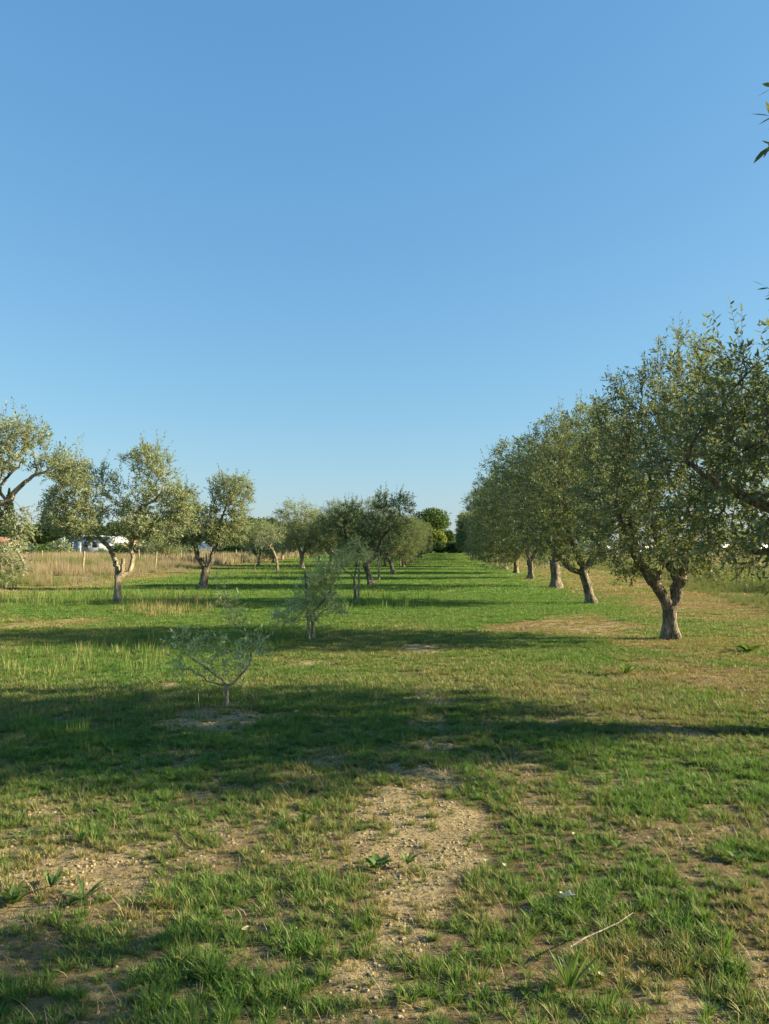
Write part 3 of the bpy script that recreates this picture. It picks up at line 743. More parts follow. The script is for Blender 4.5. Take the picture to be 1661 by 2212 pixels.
def generic(name, seed, Rr, Ht, bottom=1.0, natt=700, twigs=1.5, leaf=.085, pairs=3, forks=3, hexleaf=False, stems=False, trunk_h=.9, tr=.15, mat='olive', bark='bark', lean=0., lw=.3, lump=.5, tlen=.3):
    g = np.random.default_rng(seed)
    limbs = [[(0, 0, 0, tr), (lean * .3, 0, trunk_h * .5, tr * .9), (lean, g.normal(0, .05), trunk_h, tr * .9)]]
    for k in range(forks):
        a = k * 2 * math.pi / forks + g.uniform(-.5, .5); q = g.uniform(.35, .6) * Rr
        z1 = trunk_h + (Ht - trunk_h) * .25; z2 = trunk_h + (Ht - trunk_h) * g.uniform(.5, .7)
        limbs.append([(lean, 0, trunk_h - .08, tr * .6), (lean + math.cos(a) * q * .45, math.sin(a) * q * .45, z1, tr * .5), (lean + math.cos(a) * q, math.sin(a) * q, z2, tr * .25)])
    zc = (bottom + Ht) / 2
    blobs = [(lean, 0, zc, Rr * .8, Rr * .8, (Ht - bottom) / 2 * .85)]
    for k in range(8):
        a = g.uniform(0, 6.3); rr = Rr * g.uniform(.35, .65)
        zz = g.uniform(bottom + .5, Ht - .7); s = Rr * lump * g.uniform(.7, 1.1)
        blobs.append((lean + math.cos(a) * rr, math.sin(a) * rr, zz, s, s, s * g.uniform(.7, 1)))
    return tree_mesh(name, limbs, blobs, natt, seed, twigs=twigs, leaf=leaf, pairs=pairs, hexleaf=hexleaf, stems=stems, mat=mat, bark=bark, lw=lw, kill=.27, minr=.006, tlen=tlen, shoots=.07)

OA = generic('olive_a', 101, 3.0, 6.3, .8, 2200, 2.5, .115, 4, 3)
OB = generic('olive_b', 102, 2.9, 6.1, .85, 2100, 2.5, .115, 4, 2, trunk_h=1.0, tr=.18)
OC = generic('olive_c', 103, 3.1, 6.5, .8, 2300, 2.5, .115, 4, 3, trunk_h=.8, tr=.16)
FA = generic('olive_far_a', 104, 3.0, 6.3, .7, 900, 3.0, .21, 3, 3, lw=.36, tlen=.4)
FB = generic('olive_far_b', 105, 3.0, 6.1, .75, 900, 3.0, .21, 3, 2, lw=.36, tlen=.4)
pos3 = [(1200, 1270), (1146, 1250), (1115, 1238), (1090, 1230), (1072, 1224)]
lab = ['third whole olive of the right row, short stout trunk with flared foot',
       'fourth whole olive of the right row, narrow upright trunk under a dense crown',
       'fifth whole olive of the right row, short dark forking trunk',
       'sixth whole olive of the right row, straight pale trunk seen small beside the mown lane',
       'seventh whole olive of the right row, small trunk where the crowns start to merge']
kinds = [OB, OA, OC, OB, OA]
for k, ((px, py), l) in enumerate(zip(pos3, lab)):
    x, y = G(px, py); place_tree('olive_tree', kinds[k][:2], (x, y), [1.3, 4.0, 2.2, 5.4, .7][k], [1.08, 1.05, 1.0, 1.0, 1.0][k], l, RG)
g = np.random.default_rng(5); yk = 72.4; k = 0
while yk < 235:
    place_tree('olive_tree', (FA, FB)[k % 2][:2] if yk > 85 else OC[:2], (row_x(yk) + g.normal(0, .15), yk), g.uniform(0, 6.3), g.uniform(.88, 1.05),
               'small distant olive among those whose crowns merge at the far end of the right row' if yk > 85 else 'eighth whole olive of the right row, just before the far crowns melt together', RG)
    yk += 8.5 + g.normal(0, .3); k += 1

# nearest tree on the right: trunk outside the frame, branches reaching in
def nclip(p): return np.ones(len(p), bool)
tn = tree_mesh('olive_near', [
    [(0, 0, 0, .17), (-.03, 0, .5, .15), (-.05, 0, 1.0, .15)],
    [(-.05, 0, .95, .10), (-.45, 0, 1.35, .085), (-.85, .0, 1.72, .06), (-1.15, .05, 1.92, .045), (-1.4, .1, 2.05, .028), (-1.75, .1, 2.3, .016)],
    [(-.1, 0, 1.0, .08), (-.6, -.2, 1.35, .06), (-1.0, -.25, 1.5, .035), (-1.35, -.2, 1.5, .018)],
    [(-.05, 0, .95, .10), (.0, .2, 1.6, .08), (-.2, .4, 2.3, .055), (-.5, .5, 2.9, .035)],
    [(-.05, 0, .95, .09), (.4, 0, 1.6, .07), (.6, -.2, 2.6, .04)]],
    [(-.1, 0, 2.65, 1.7, 1.9, 1.0), (-1.15, 0, 2.35, .9, 1.2, .75), (-.8, .1, 2.85, .7, 1.2, .5), (.6, 0, 3.1, 1.4, 1.8, .9), (-1.2, -.2, 1.75, .8, 1.0, .45), (.7, 0, 2.3, 1.4, 1.9, 1.1), (1.2, 0, 2.7, 1.4, 1.9, 1.2)],
    3200, 33, twigs=2.5, leaf=.066, lw=.35, shoots=.12, kill=.2, tlen=.26, clip=nclip)
place_tree('olive_tree', tn[:2], (4.30, 6.45), 0, 1, 'olive branches with a dark crooked limb reaching in from the right edge of the picture', RG)
LEAVES += tn[2]
# tree beside the camera: only a few leaves reach the frame, its shade falls lower left
def P3(px, py, Y): return np.array(P(px, py, Y))
HX, HY = 4.2, 1.45
def hclip(p): return (p[:, 0] + HX) > .5 * (p[:, 1] + HY) + .22
sx = []
for (px, py, qx, qy, yy_) in ((1685, 296, 1657, 312, 2.75), (1700, 255, 1664, 243, 2.75), (1704, 190, 1672, 178, 2.8), (1690, 640, 1655, 612, 2.9)):
    a, b_ = P3(px, py, yy_), P3(qx, qy, yy_); sx.append((a - [HX, HY, 0], b_ - [HX, HY, 0]))
th = tree_mesh('olive_side', [
    [(0, 0, 0, .17), (0, 0, .6, .15), (0, 0, 1.1, .15)],
    [(0, 0, 1.0, .1), (-.6, .2, 1.9, .07), (-1.2, .7, 2.6, .04), (-1.7, 1.0, 2.95, .02), (-2.3, 1.48, 3.0, .006), (-2.5, 1.52, 3.02, .004)],
    [(0, 0, 1.0, .1), (.5, -.3, 2.0, .07), (.7, -.4, 3.0, .04)], [(0, 0, 1.0, .1), (-.1, .5, 2.0, .07), (-.2, .8, 3.0, .04)]],
    [(0, 0, 3.0, 1.7, 1.7, 1.5), (-.3, .9, 2.6, 1.1, .9, .9), (0, 0, 4.0, 1.5, 1.5, .8), (.3, 1.0, 3.2, 1.5, 1.1, 1.2)], 1900, 44, twigs=3.0, leaf=.066, lw=.30,
    clip=lambda p: hclip(p) | (np.abs(p - np.array([s[1] for s in sx])[:, None]).sum(2).min(0) < .16), extra_twigs=sx)
place_tree('olive_tree', th[:2], (HX, HY), 0, 1, 'nearby olive showing only a few dark leaves against the sky at upper right', RG)

# ---- left trees, drawn limb by limb; coordinates read as pixels of a sheet with its own scale
def conv(ox, hor, mpp, zs=1.0):
    f = lambda px, py, y=0.: ((px - ox) * mpp, y, 1.5 + (hor - py) * mpp)
    fl = lambda pts: [(*f(p[0], p[1], p[3] if len(p) > 3 else 0.), p[2]) for p in pts]
    fb = lambda bl: [(*f(b[0], b[1], b[4] if len(b) > 4 else 0.), b[2] * mpp, (b[2] + b[3]) / 2 * mpp * 1.15, b[3] * mpp) for b in bl]
    return fl, fb
# pale tree with twisted forked trunk
fl, fb = conv(712, 899, .00467)
l1 = tree_mesh('olive_forked', [
    fl([(712, 1222, 0.111), (708, 1140, 0.092), (712, 1060, 0.104)]),
    fl([(705, 1075, 0.074), (695, 990, 0.074), (668, 910, 0.063), (620, 850, 0.056, -.1), (590, 790, 0.044, -.2), (545, 690, 0.037, -.2), (450, 600, 0.026, -.2), (370, 520, 0.015, -.2)]),
    fl([(725, 1070, 0.067), (775, 1020, 0.059, .1), (785, 950, 0.056, .15), (770, 880, 0.052, .15), (785, 780, 0.048, .1), (830, 650, 0.041, .1), (880, 620, 0.037, .1), (960, 560, 0.026), (990, 470, 0.016)]),
    fl([(715, 1060, 0.056), (745, 1000, 0.052, -.1), (745, 955, 0.048, -.12)]),
    fl([(640, 850, 0.030), (560, 825, 0.026, -.2), (450, 835, 0.015, -.3)]),
    fl([(785, 900, 0.030), (830, 830, 0.026, -.2), (900, 800, 0.022, -.4), (980, 740, 0.015, -.4)]),
    fl([(830, 670, 0.030), (790, 720, 0.022, .4), (740, 660, 0.015, .6)])],
    fb([(430, 690, 200, 125), (500, 560, 150, 110, -.3), (400, 440, 140, 90, .2), (640, 480, 60, 90, .2), (900, 390, 120, 120), (780, 345, 75, 50), (990, 460, 60, 90), (1070, 640, 110, 130), (900, 770, 190, 90, -.3), (700, 640, 130, 90, .6), (860, 560, 120, 100, .3), (560, 780, 150, 70, -.4), (330, 620, 80, 90)]),
    2600, 55, twigs=4.0, leaf=.085, lw=.36, mat='olive_pale', bark='bark_pale', kill=.2, pairs=4, shoots=.1)
place_tree('olive_tree', l1[:2], G(255, 1300), 0, 1, 'pale olive on the left with a sunlit trunk twisting into two long bare limbs', LG)
fl, fb = conv(1222, 899, .00616)
l2 = tree_mesh('olive_vase', [
    fl([(1222, 1142, .19), (1232, 1080, .15), (1242, 1010, .15)]),
    fl([(1238, 1020, .11), (1215, 970, .10), (1188, 940, .09), (1182, 885, .08), (1165, 800, .055), (1140, 700, .03)]),
    fl([(1250, 1015, .10), (1275, 975, .09), (1285, 920, .08), (1302, 860, .07), (1330, 740, .05), (1365, 620, .03)])],
    fb([(1390, 560, 120, 105), (1330, 500, 80, 60), (1450, 500, 60, 70), (1090, 570, 90, 80), (1150, 690, 100, 90), (1130, 800, 170, 80), (1320, 780, 170, 90), (1420, 700, 90, 80), (1240, 700, 110, 90), (1060, 720, 90, 120)]),
    2300, 66, twigs=4.0, leaf=.095, lw=.36, mat='olive_pale', kill=.22, pairs=4)
place_tree('olive_tree', l2[:2], G(437, 1272), 0, 1, 'vase shaped olive with a grey leaning trunk and a separate tall tuft of foliage', LG)
# far left tree, trunk off frame
fl, fb = conv(-300, 899, .00312)
l3 = tree_mesh('olive_edge', [
    fl([(-300, 1375, .16), (-290, 1150, .14), (-270, 1000, .14)]),
    fl([(-270, 1010, .10), (-160, 800, .085), (-60, 640, .07), (40, 605, .06), (90, 545, .05), (170, 470, .035), (270, 420, .02)]),
    fl([(40, 605, .03), (-10, 540, .03), (30, 470, .025), (110, 400, .02)]),
    fl([(-270, 1010, .1), (-280, 700, .08), (-200, 400, .05)])],
    fb([(90, 270, 160, 150), (300, 400, 160, 90), (180, 200, 90, 80), (-150, 350, 250, 200), (20, 960, 70, 130, .3), (70, 740, 110, 60, .3), (400, 470, 80, 70), (-100, 700, 140, 130)]),
    2500, 77, twigs=3.6, leaf=.072, lw=.35, mat='olive_pale', bark='bark_pale', kill=.2, shoots=.14)
x, y = P(-300 * .3574, 1300, 14.5)[:2]
place_tree('olive_tree', l3[:2], (-7.25 - 300 * .00312, 14.5), 0, 1, 'olive cut by the left edge, pale bent limb crossing above the dry field', LG)

# dark leaning tree of the lane row
fl, fb = conv(890, 445, .00671)
m1 = tree_mesh('olive_dark', [
    fl([(890, 670, .13), (872, 600, .11), (855, 545, .11)]),
    fl([(858, 550, .08), (900, 500, .075), (935, 430, .065), (960, 370, .055), (1010, 320, .035), (1060, 250, .02)]),
    fl([(855, 545, .08), (830, 480, .06, .3), (740, 380, .045, .4), (710, 290, .025, .4)])],
    fb([(680, 290, 130, 90, .3), (760, 220, 90, 70), (870, 300, 120, 90), (950, 180, 70, 80), (1060, 190, 90, 80), (1030, 300, 100, 70), (780, 400, 110, 60), (1090, 140, 40, 40)]),
    1900, 88, twigs=3.6, leaf=.10, lw=.36, kill=.25, pairs=4, hexleaf=False)
place_tree('olive_tree', m1[:2], G(803, 1265), 0, 1, 'dark trunked olive leaning left with a wavy black limb behind the staked sapling', LG)
fl, fb = conv(1018, 445, .00975)
m2 = tree_mesh('olive_dark_small', [
    fl([(1018, 600, .13), (1005, 540, .11), (985, 490, .11)]),
    fl([(985, 495, .07), (960, 470, .06), (935, 455, .04)]), fl([(985, 490, .08), (1020, 460, .06), (1060, 430, .03)]), fl([(985, 490, .07), (990, 420, .05), (1000, 350, .03)])],
    fb([(1010, 400, 100, 60), (960, 340, 70, 60), (1060, 350, 80, 70), (1000, 290, 80, 50)]), 700, 89, twigs=2.6, leaf=.12, lw=.32, kill=.28, pairs=4, hexleaf=False)
place_tree('olive_tree', m2[:2], G(850, 1240), 0, 1, 'low olive with a black trunk forking sideways, right of the leaning dark one', LG)
k = 0; yk = 62
while yk < 235:
    place_tree('olive_tree', ((OB, OA) if yk < 85 else (FA, FB))[k % 2][:2], (1.25 + (yk - 55) * .062 + g.normal(0, .2), yk), g.uniform(0, 6.3), g.uniform(.66, .78),
               'dark distant olive crowding the left side of the lane toward the hedge' if yk > 85 else ('olive in the left lane row at the start of the solid dark crowns' if yk < 66 else ('second olive of the solid dark crowns left of the lane' if yk < 76 else 'third olive of the solid dark crowns left of the lane')), LG)
    yk += 9 + g.normal(0, .4); k += 1
# outer left rows
PA = generic('olive_pale_a', 106, 2.4, 4.9, .9, 1100, 2.9, .14, 3, 3, lw=.32, mat='olive_pale', bark='bark_pale', tlen=.35)
PB = generic('olive_pale_b', 107, 2.3, 4.6, .9, 1000, 2.9, .14, 3, 2, lw=.32, mat='olive_pale', bark='bark_pale', lump=.6, tlen=.35)
for (px, py, s, l, mm) in ((652, 1228, .95, 'pale olive with a reddish sunlit trunk between the thin curved tree and the lane', PA), (715, 1222, .85, 'pale round olive right behind the reddish trunked one', PB),
                       (558, 1222, .75, 'small pale olive half hidden behind the vase shaped tree', PB), (740, 1214, .85, 'pale olive partly covered by the dark leaning tree', PA), (360, 1219, .7, 'low pale olive at the edge of the dry grass behind the vase shaped tree', PA),
                       (690, 1210, .9, 'far pale olive beyond the reddish trunked one', PB), (610, 1209, .9, 'far pale olive beyond the curved young tree', PA)):
    x, y = G(px, py); place_tree('olive_tree', mm[:2], (x, y), g.uniform(0, 6.3), s * 1.13, l, LG)
for (px, py, s_, l, mm) in ((728, 1229, .76, 'round grey green olive just left of the leaning dark one', OA), (770, 1223, .84, 'grey green olive showing between the limbs of the leaning dark one', OB), (832, 1224, .86, 'grey green olive right behind the low forking one', OA),
                       (690, 1216, .85, 'grey green olive behind the pale round ones left of the lane row', OB), (590, 1216, .7, 'small grey green olive beyond the curved young tree', OB)):
    x, y = G(px, py); place_tree('olive_tree', mm[:2], (x, y), g.uniform(0, 6.3), s_, l, LG)
for yk in (118, 132, 146, 165, 190):
    place_tree('olive_tree', (FA, FB)[yk % 2][:2], (-2 + (yk - 118) * .06, yk), g.uniform(0, 6.3), .72, 'hazy distant olive of the outer left row seen between nearer crowns', LG)

# young trees
fl, fb = conv(580, -9, .0012977)
s1 = tree_mesh('sapling_low', [
    fl([(580, 1140, .021), (576, 1060, .017), (576, 985, .019)]),
    fl([(577, 990, .012), (650, 945, .011), (705, 870, .010), (745, 790, .009), (765, 690, .007), (800, 640, .005), (830, 570, .003)]),
    fl([(762, 700, .006), (700, 590, .006), (620, 520, .005), (575, 410, .004), (535, 330, .003)]),
    fl([(574, 985, .011), (545, 935, .010), (440, 875, .009), (335, 800, .007), (265, 740, .005), (225, 640, .003)]),
    fl([(574, 985, .010), (490, 960, .009), (410, 925, .007), (260, 850, .004)]),
    fl([(480, 895, .006, .05), (430, 830, .005, .15), (490, 720, .003, .2)]), fl([(730, 830, .005, .02), (690, 740, .004, .1), (680, 690, .003, .1)])],
    fb([(290, 730, 110, 90), (220, 640, 40, 80), (420, 800, 90, 80, .1), (340, 620, 30, 60), (700, 720, 90, 100), (800, 680, 60, 110), (590, 480, 60, 80), (540, 350, 50, 50), (660, 570, 60, 60), (500, 700, 60, 60, .1), (560, 830, 120, 60, .1), (290, 870, 90, 40)]),
    150, 99, step=.045, infl=.6, twigs=1.0, leaf=.058, lw=.34, mat='olive_brightened', bark='bark_pale', kill=.07, pairs=4, tlen=.13, tip=.0017, shoots=.35, droop=0, flare=1.4, wander=.3,
    extra_twigs=[(fl([(a, b, 0, w_)])[0][:3], fl([(c, d, 0, w_)])[0][:3]) for a, b, c, d, w_ in ((610, 480, 575, 400, 0), (575, 410, 540, 330, 0), (590, 430, 600, 330, .02), (540, 350, 505, 285, 0), (545, 350, 585, 290, .02), (560, 400, 520, 340, -.03),
                 (650, 540, 690, 400, .05), (800, 640, 830, 560, 0), (250, 690, 205, 560, 0), (340, 700, 350, 570, .05), (230, 660, 250, 570, .04), (480, 720, 520, 640, .2), (480, 720, 465, 650, .2), (700, 600, 760, 510, 0), (630, 520, 655, 430, -.03), (215, 650, 180, 590, -.03))])
# (fine step for small trees)
place_tree('young_olive_tree', s1[:2], G(490, 1523), 0, 1, 'tiny sapling with a short stub trunk and wide sparse branches, nearest the viewer', YG)
fl, fb = conv(1210, -9, .002271)
s2 = tree_mesh('sapling_bushy', [
    fl([(1215, 622, .035), (1213, 560, .03), (1208, 500, .03)]),
    fl([(1210, 510, .02), (1230, 440, .02), (1270, 390, .02), (1310, 330, .018), (1355, 265, .012), (1380, 180, .006)]),
    fl([(1208, 505, .016), (1180, 440, .014), (1120, 400, .01), (1050, 360, .006)]), fl([(1208, 520, .014), (1150, 510, .01), (1040, 520, .006)]), fl([(1215, 520, .014), (1290, 440, .01), (1380, 430, .006)])],
    fb([(1030, 510, 130, 60), (1100, 400, 90, 70), (1260, 270, 120, 110), (1340, 180, 80, 70), (1370, 430, 70, 60), (1200, 420, 110, 70), (1180, 300, 80, 80), (950, 540, 50, 30)]),
    900, 111, step=.06, infl=.8, twigs=1.9, leaf=.062, lw=.33, mat='olive_brightened', bark='bark_pale', kill=.09, pairs=4, tlen=.18, tip=.0018, shoots=.22, droop=.05, flare=1.2)
place_tree('young_olive_tree', s2[:2], G(675, 1378), 0, 1, 'bushy grey green young olive leaning around a wooden stake in the shaded grass', YG)
fl, fb = conv(780, 445, .00467)
s3 = tree_mesh('sapling_staked', [
    fl([(780, 752, .045), (776, 690, .036), (772, 630, .034)]),
    fl([(772, 635, .026), (745, 590, .022), (712, 573, .018), (690, 520, .01)]), fl([(772, 640, .028), (780, 580, .022), (790, 500, .014), (795, 430, .008)])],
    fb([(790, 480, 75, 60), (720, 500, 70, 50), (800, 420, 45, 40), (840, 500, 40, 40), (690, 470, 40, 40)]), 560, 122, step=.085, twigs=1.9, leaf=.07, lw=.25, mat='olive_brightened', kill=.13, pairs=4, tlen=.22, tip=.003, flare=1.2)
place_tree('young_olive_tree', s3[:2], G(768, 1300), 0, 1, 'yellowish young olive tied to a tall straight stake in front of the dark leaning tree', YG)
fl, fb = conv(322, 445, .01046)
s4 = tree_mesh('sapling_curved', [
    fl([(322, 590, .09), (318, 530, .075), (300, 465, .07), (268, 425, .06)]), fl([(268, 428, .05), (240, 400, .04), (230, 370, .02)]), fl([(275, 432, .05), (290, 390, .03), (300, 360, .02)])],
    fb([(270, 375, 85, 45), (225, 400, 45, 35), (310, 340, 50, 40)]), 340, 133, twigs=2.2, leaf=.1, lw=.3, mat='olive_pale', bark='bark_pale', kill=.22, pairs=4, hexleaf=False, tlen=.3)
place_tree('young_olive_tree', s4[:2], G(600, 1238), 0, 1, 'thin young olive with a bare trunk curving over to the left', YG)
s5 = generic('sapling_small', 144, .75, 1.7, .5, 160, 1.2, .07, 3, 3, trunk_h=.5, tr=.03, mat='olive_pale', lw=.28, tlen=.22)
for (px, py, s, l) in ((818, 1252, 1.25, 'slim sapling at a thin stake between the two dark trunks'), (550, 1232, 1.0, 'ragged pale sapling standing in lawn between the vase shaped and curved trees'), (865, 1222, 1.5, 'sapling at a thin pole right of the low dark olive')):
    x, y = G(px, py); place_tree('young_olive_tree', s5[:2], (x, y), g.uniform(0, 6), s, l, YG)

# stakes and props
def stake(x, y, h, r, label, group, lx=0., ly=0., name='stake', mat='stake', cat='stake'):
    b_ = MB(); z0 = zg(x, y)
    b_.tube([(0, 0, -.1), (lx * .5, ly * .5, h * .5), (lx, ly, h)], [r, r * .96, r * .9], 8, True, .03, int(h * 100))
    tag(b_.build(name, M[mat], None, (x, y, z0), smooth=False), label, cat, group)
x, y = G(672, 1380); stake(x - .03, y + .02, 1.16, .021, 'weathered grey stake rising above the bushy young olive', 'stakes beside young trees', -.08)
x, y = G(768, 1301); stake(x + .07, y - .04, 1.14, .03, 'round pale stake tied to the yellowish young olive', 'stakes beside young trees', .04)
x, y = G(818, 1252); stake(x + .03, y, 1.15, .035, 'thin grey stake between the two dark trunks', 'stakes beside young trees')
x, y = G(864, 1222); stake(x, y, 1.5, .05, 'pair pole left of the far dark olive row', 'stakes beside young trees')
x, y = G(497, 1526); stake(x - .30, y + .02, .14, .003, 'short thin dead twig stuck in soil left of the tiny sapling', None, -.01, 0, 'dead_twig', 'straw', 'twig')

# fence posts in the dry grass
fp = [(90, 1228, 1.15), (170, 1222, 1.35), (178, 1239, 1.15), (40, 1236, 1.1), (300, 1222, 1.2), (335, 1227, 1.1), (391, 1218, 1.2), (510, 1213, 1.2), (236, 1222, 1.2), (455, 1215, 1.2), (587, 1211, 1.3), (664, 1208, 1.3)]
fl_ = ['thin wooden post deep in beige grass left of the white cabin', 'tall pale post directly in front of the white cabin', 'short bright post nearest the viewer below the white cabin', 'post by the leaning dead trunk at far left',
       'post just right of the forked pale trunk', 'dark post right of the forked pale trunk near green weeds', 'pale post left of the vase shaped tree', 'post right of the vase shaped tree in beige grass', 'post behind the limbs of the forked pale tree',
       'post directly behind the vase shaped trunk', 'post beside the curved young tree', 'distant post right of the reddish trunk']
for (px, py, h), l in zip(fp, fl_):
    x, y = G(px, py); stake(x, y, h + .2, .045 + y * .0004, l, 'wooden fence posts in the dry grass', g.normal(0, .04), 0, 'fence_post', 'post', 'fence post')
b_ = MB(); x0, y0 = G(62, 1247)
b_.tube([(0, 0, -.1), (-.2, 0, .5), (-.42, 0, 1.0), (-.60, 0, 1.35)], [.10, .09, .075, .07], 10, True, .12, 3)
tag(b_.build('tree_stump', M['bark_pale'], None, (x0, y0, 0), smooth=False), 'leaning dead trunk stump in the beige grass at far left', 'dead trunk')

# ------------------------------------------------------------------ background trees and buildings
def bushy(name, seed, rx, ry, rz, zc, nleaf, size, mat, trunk_r, trunk_top, lumps=14, flat=0.0, bark='bark_dark', cone=False):
    g = np.random.default_rng(seed)
    bl = []
    for k in range(lumps):
        d = g.normal(0, 1, 3); d /= np.linalg.norm(d); d *= g.uniform(.35, .72)
        bl.append((d[0] * rx, d[1] * ry, zc + d[2] * rz * (1 if d[2] > 0 or not flat else flat), g.uniform(.32, .5)))
    bl.append((0, 0, zc, .6)); V = []
    per = nleaf // len(bl)
    for (a, b2, c, s) in bl:
        d = g.normal(0, 1, (per, 3)); d /= np.linalg.norm(d, axis=1)[:, None]; r_ = g.uniform(.55, 1.0, per) ** .6 * (1 + .12 * g.normal(0, 1, per))
        V.append(np.array([a, b2, c]) + d * r_[:, None] * np.array([rx, ry, rz]) * s)
    p = np.concatenate(V); nn_ = len(p)
    if cone:
        z = g.uniform(0, 1, nleaf); rr = rx * np.clip(np.minimum(z * 8, 1) * (1 - z ** 2.2) + .04, 0, 1) * np.sqrt(g.uniform(.3, 1, nleaf)) * (1 + .12 * g.normal(0, 1, nleaf)); a = g.uniform(0, 6.3, nleaf)
        p = np.stack([rr * np.cos(a), rr * np.sin(a), .3 + z * (rz * 2)], 1); nn_ = len(p)
    u = g.normal(0, 1, (nn_, 3)); u /= np.linalg.norm(u, axis=1)[:, None]
    if cone: u = u * .5 + np.array([0, 0, 1.]); u /= np.linalg.norm(u, axis=1)[:, None]
    v = np.cross(u, g.normal(0, 1, (nn_, 3))); v /= np.linalg.norm(v, axis=1)[:, None]
    s = size * g.uniform(.5, 1.2, nn_)[:, None]
    LV = np.stack([p - u * s, p + v * s * .5, p + u * s, p - v * s * .5], 1).reshape(-1, 3)
    crown = make_mesh(name + '_crown', LV, [np.arange(nn_ * 4).reshape(-1, 4)], [M[mat]], {'tone': np.repeat(g.uniform(0, 1, nn_), 4)})
    Vt, Ft = [], []; off = 0
    paths = [([(0, 0, -.2), (g.normal(0, .1), 0, trunk_top * .5), (g.normal(0, .2), 0, trunk_top)], [trunk_r * 1.2, trunk_r, trunk_r * .8])]
    for k in range(4):
        a = k * 1.6 + g.uniform(0, 1)
        paths.append(([(0, 0, trunk_top * .8), (math.cos(a) * rx * .3, math.sin(a) * ry * .3, trunk_top + (zc - trunk_top) * .6), (math.cos(a) * rx * .55, math.sin(a) * ry * .55, zc + rz * .2)], [trunk_r * .6, trunk_r * .4, trunk_r * .15]))
    for pp, rr in paths:
        v, f = tube_arr(np.array(pp, float), np.array(rr), 8); Vt.append(v); Ft.append(f + off); off += len(v)
    return make_mesh(name + '_trunk', np.concatenate(Vt), [np.concatenate(Ft)], [M[bark]], smooth=True), crown

PINE = bushy('pine', 201, 7.0, 7.0, 5.0, 8.8, 16000, .34, 'shrub', .35, 6.0, 44, flat=.5)
TREE1 = bushy('broadleaf', 202, 4.5, 4.5, 3.2, 4.6, 6000, .34, 'shrub', .25, 2.0, 16)
TREE2 = bushy('broadleaf_two', 203, 5.5, 4.5, 2.9, 4.2, 6000, .34, 'shrub', .25, 2.0, 18)
YEL = bushy('yellow_tree', 204, 3.2, 3.2, 3.6, 4.4, 5000, .28, 'shrub_yellow', .18, 1.6, 16)
HEDGE = bushy('hedge_bush', 205, 3.2, 2.4, 1.8, 1.9, 4000, .28, 'shrub', .12, .8, 14)
CYP = bushy('cypress', 206, 1.5, 1.5, 7, 0, 7000, .30, 'cypress', .2, 1.0, 3, cone=True)
def bg_tree(name, mm, px, Y, s, label, cat, group=None, sz=None):
    x = (px - CX) / F * Y; t = empty(name, (x, Y, 0), g.uniform(0, 6.3)); s *= 1.12 if cat == 'tree' and Y < 245 else 1; t.scale = (s, s, sz or s); tag(t, label, cat, group)
    obj('trunk', mm[0], t); obj('crown', mm[1], t)
bg_tree('stone_pine', PINE, 929, 262, 1.12, 'round topped stone pine above the far end of the lane', 'pine tree')
bg_tree('broadleaf_tree', TREE2, 908, 268, 1.15, 'dark tree left under the stone pine at the lane end', 'tree')
bg_tree('broadleaf_tree', TREE1, 962, 272, 1.1, 'dark tree right behind the yellow green one at the lane end', 'tree')
bg_tree('broadleaf_tree', YEL, 945, 250, 1.05, 'bright yellow green tree under the stone pine at the lane end', 'tree')
bg_tree('broadleaf_tree', YEL, 955, 246, .55, 'small yellow green bush in front of the lane end tree', 'tree')
for k, px in enumerate((905, 925, 948, 970, 992, 1014, 1036)):
    bg_tree('hedge_bush', HEDGE, px, 244 + k % 2 * 2, 1.05, 'dark green bush in the hedge closing the far end of the lane', 'bush', 'hedge bushes across the lane end')
TG = 'trees along the left horizon'
for (mm, px, Y, s, l) in ((TREE2, 550, 185, 1.12, 'dark flat topped tree on horizon right of the vase shaped olive'), (TREE1, 575, 200, 1.15, 'dark tree on horizon just behind the flat topped one'), (TREE1, 520, 170, .95, 'dark tree on horizon left of the flat topped one'),
                       (YEL, 568, 160, .62, 'small yellowish tree in front of dark horizon trees'), (TREE2, 480, 175, 1.0, 'dark horizon tree behind the vase shaped olive crown'), (YEL, 510, 140, .75, 'yellow green tree beside the vase shaped olive'), (TREE1, 400, 170, 1.0, 'dark horizon tree between the forked and the vase shaped olives'),
                       (TREE2, 330, 165, 1.05, 'dark horizon tree right of the white cabin'), (TREE1, 265, 175, .95, 'horizon tree above the white canopy'), (TREE2, 200, 170, .9, 'dark horizon tree straight behind the white cabin'), (TREE1, 135, 150, .95, 'dark tree left of the white cabin above the white roofs'),
                       (YEL, 100, 160, .8, 'yellow green tree near the cypresses'), (TREE2, 60, 165, .85, 'dark tree between the two cypresses'), (TREE1, 20, 150, .7, 'dark bush at the foot of the tall cypress'), (TREE1, 640, 210, 1.1, 'dark horizon tree behind the pale olives'), (TREE2, 700, 220, 1.05, 'last dark horizon tree before the lane row'),
                       (TREE2, 780, 235, 1.0, 'dark horizon tree behind the lane row crowns'), (TREE1, 850, 240, 1.05, 'dark horizon tree just left of the stone pine')):
    bg_tree('broadleaf_tree', mm, px, Y, s, l, 'tree', TG)
for (px, Y, s, l) in ((18, 150, .92, 'tall slim cypress at far left below the bent limb'), (92, 155, .62, 'short cypress right of the tall one'), (104, 158, .6, 'short cypress with its neighbour touching'), (-2, 150, .7, 'cypress cut by the left edge')):
    bg_tree('cypress', CYP, px, Y, s, l, 'cypress', 'cypresses on the left horizon')
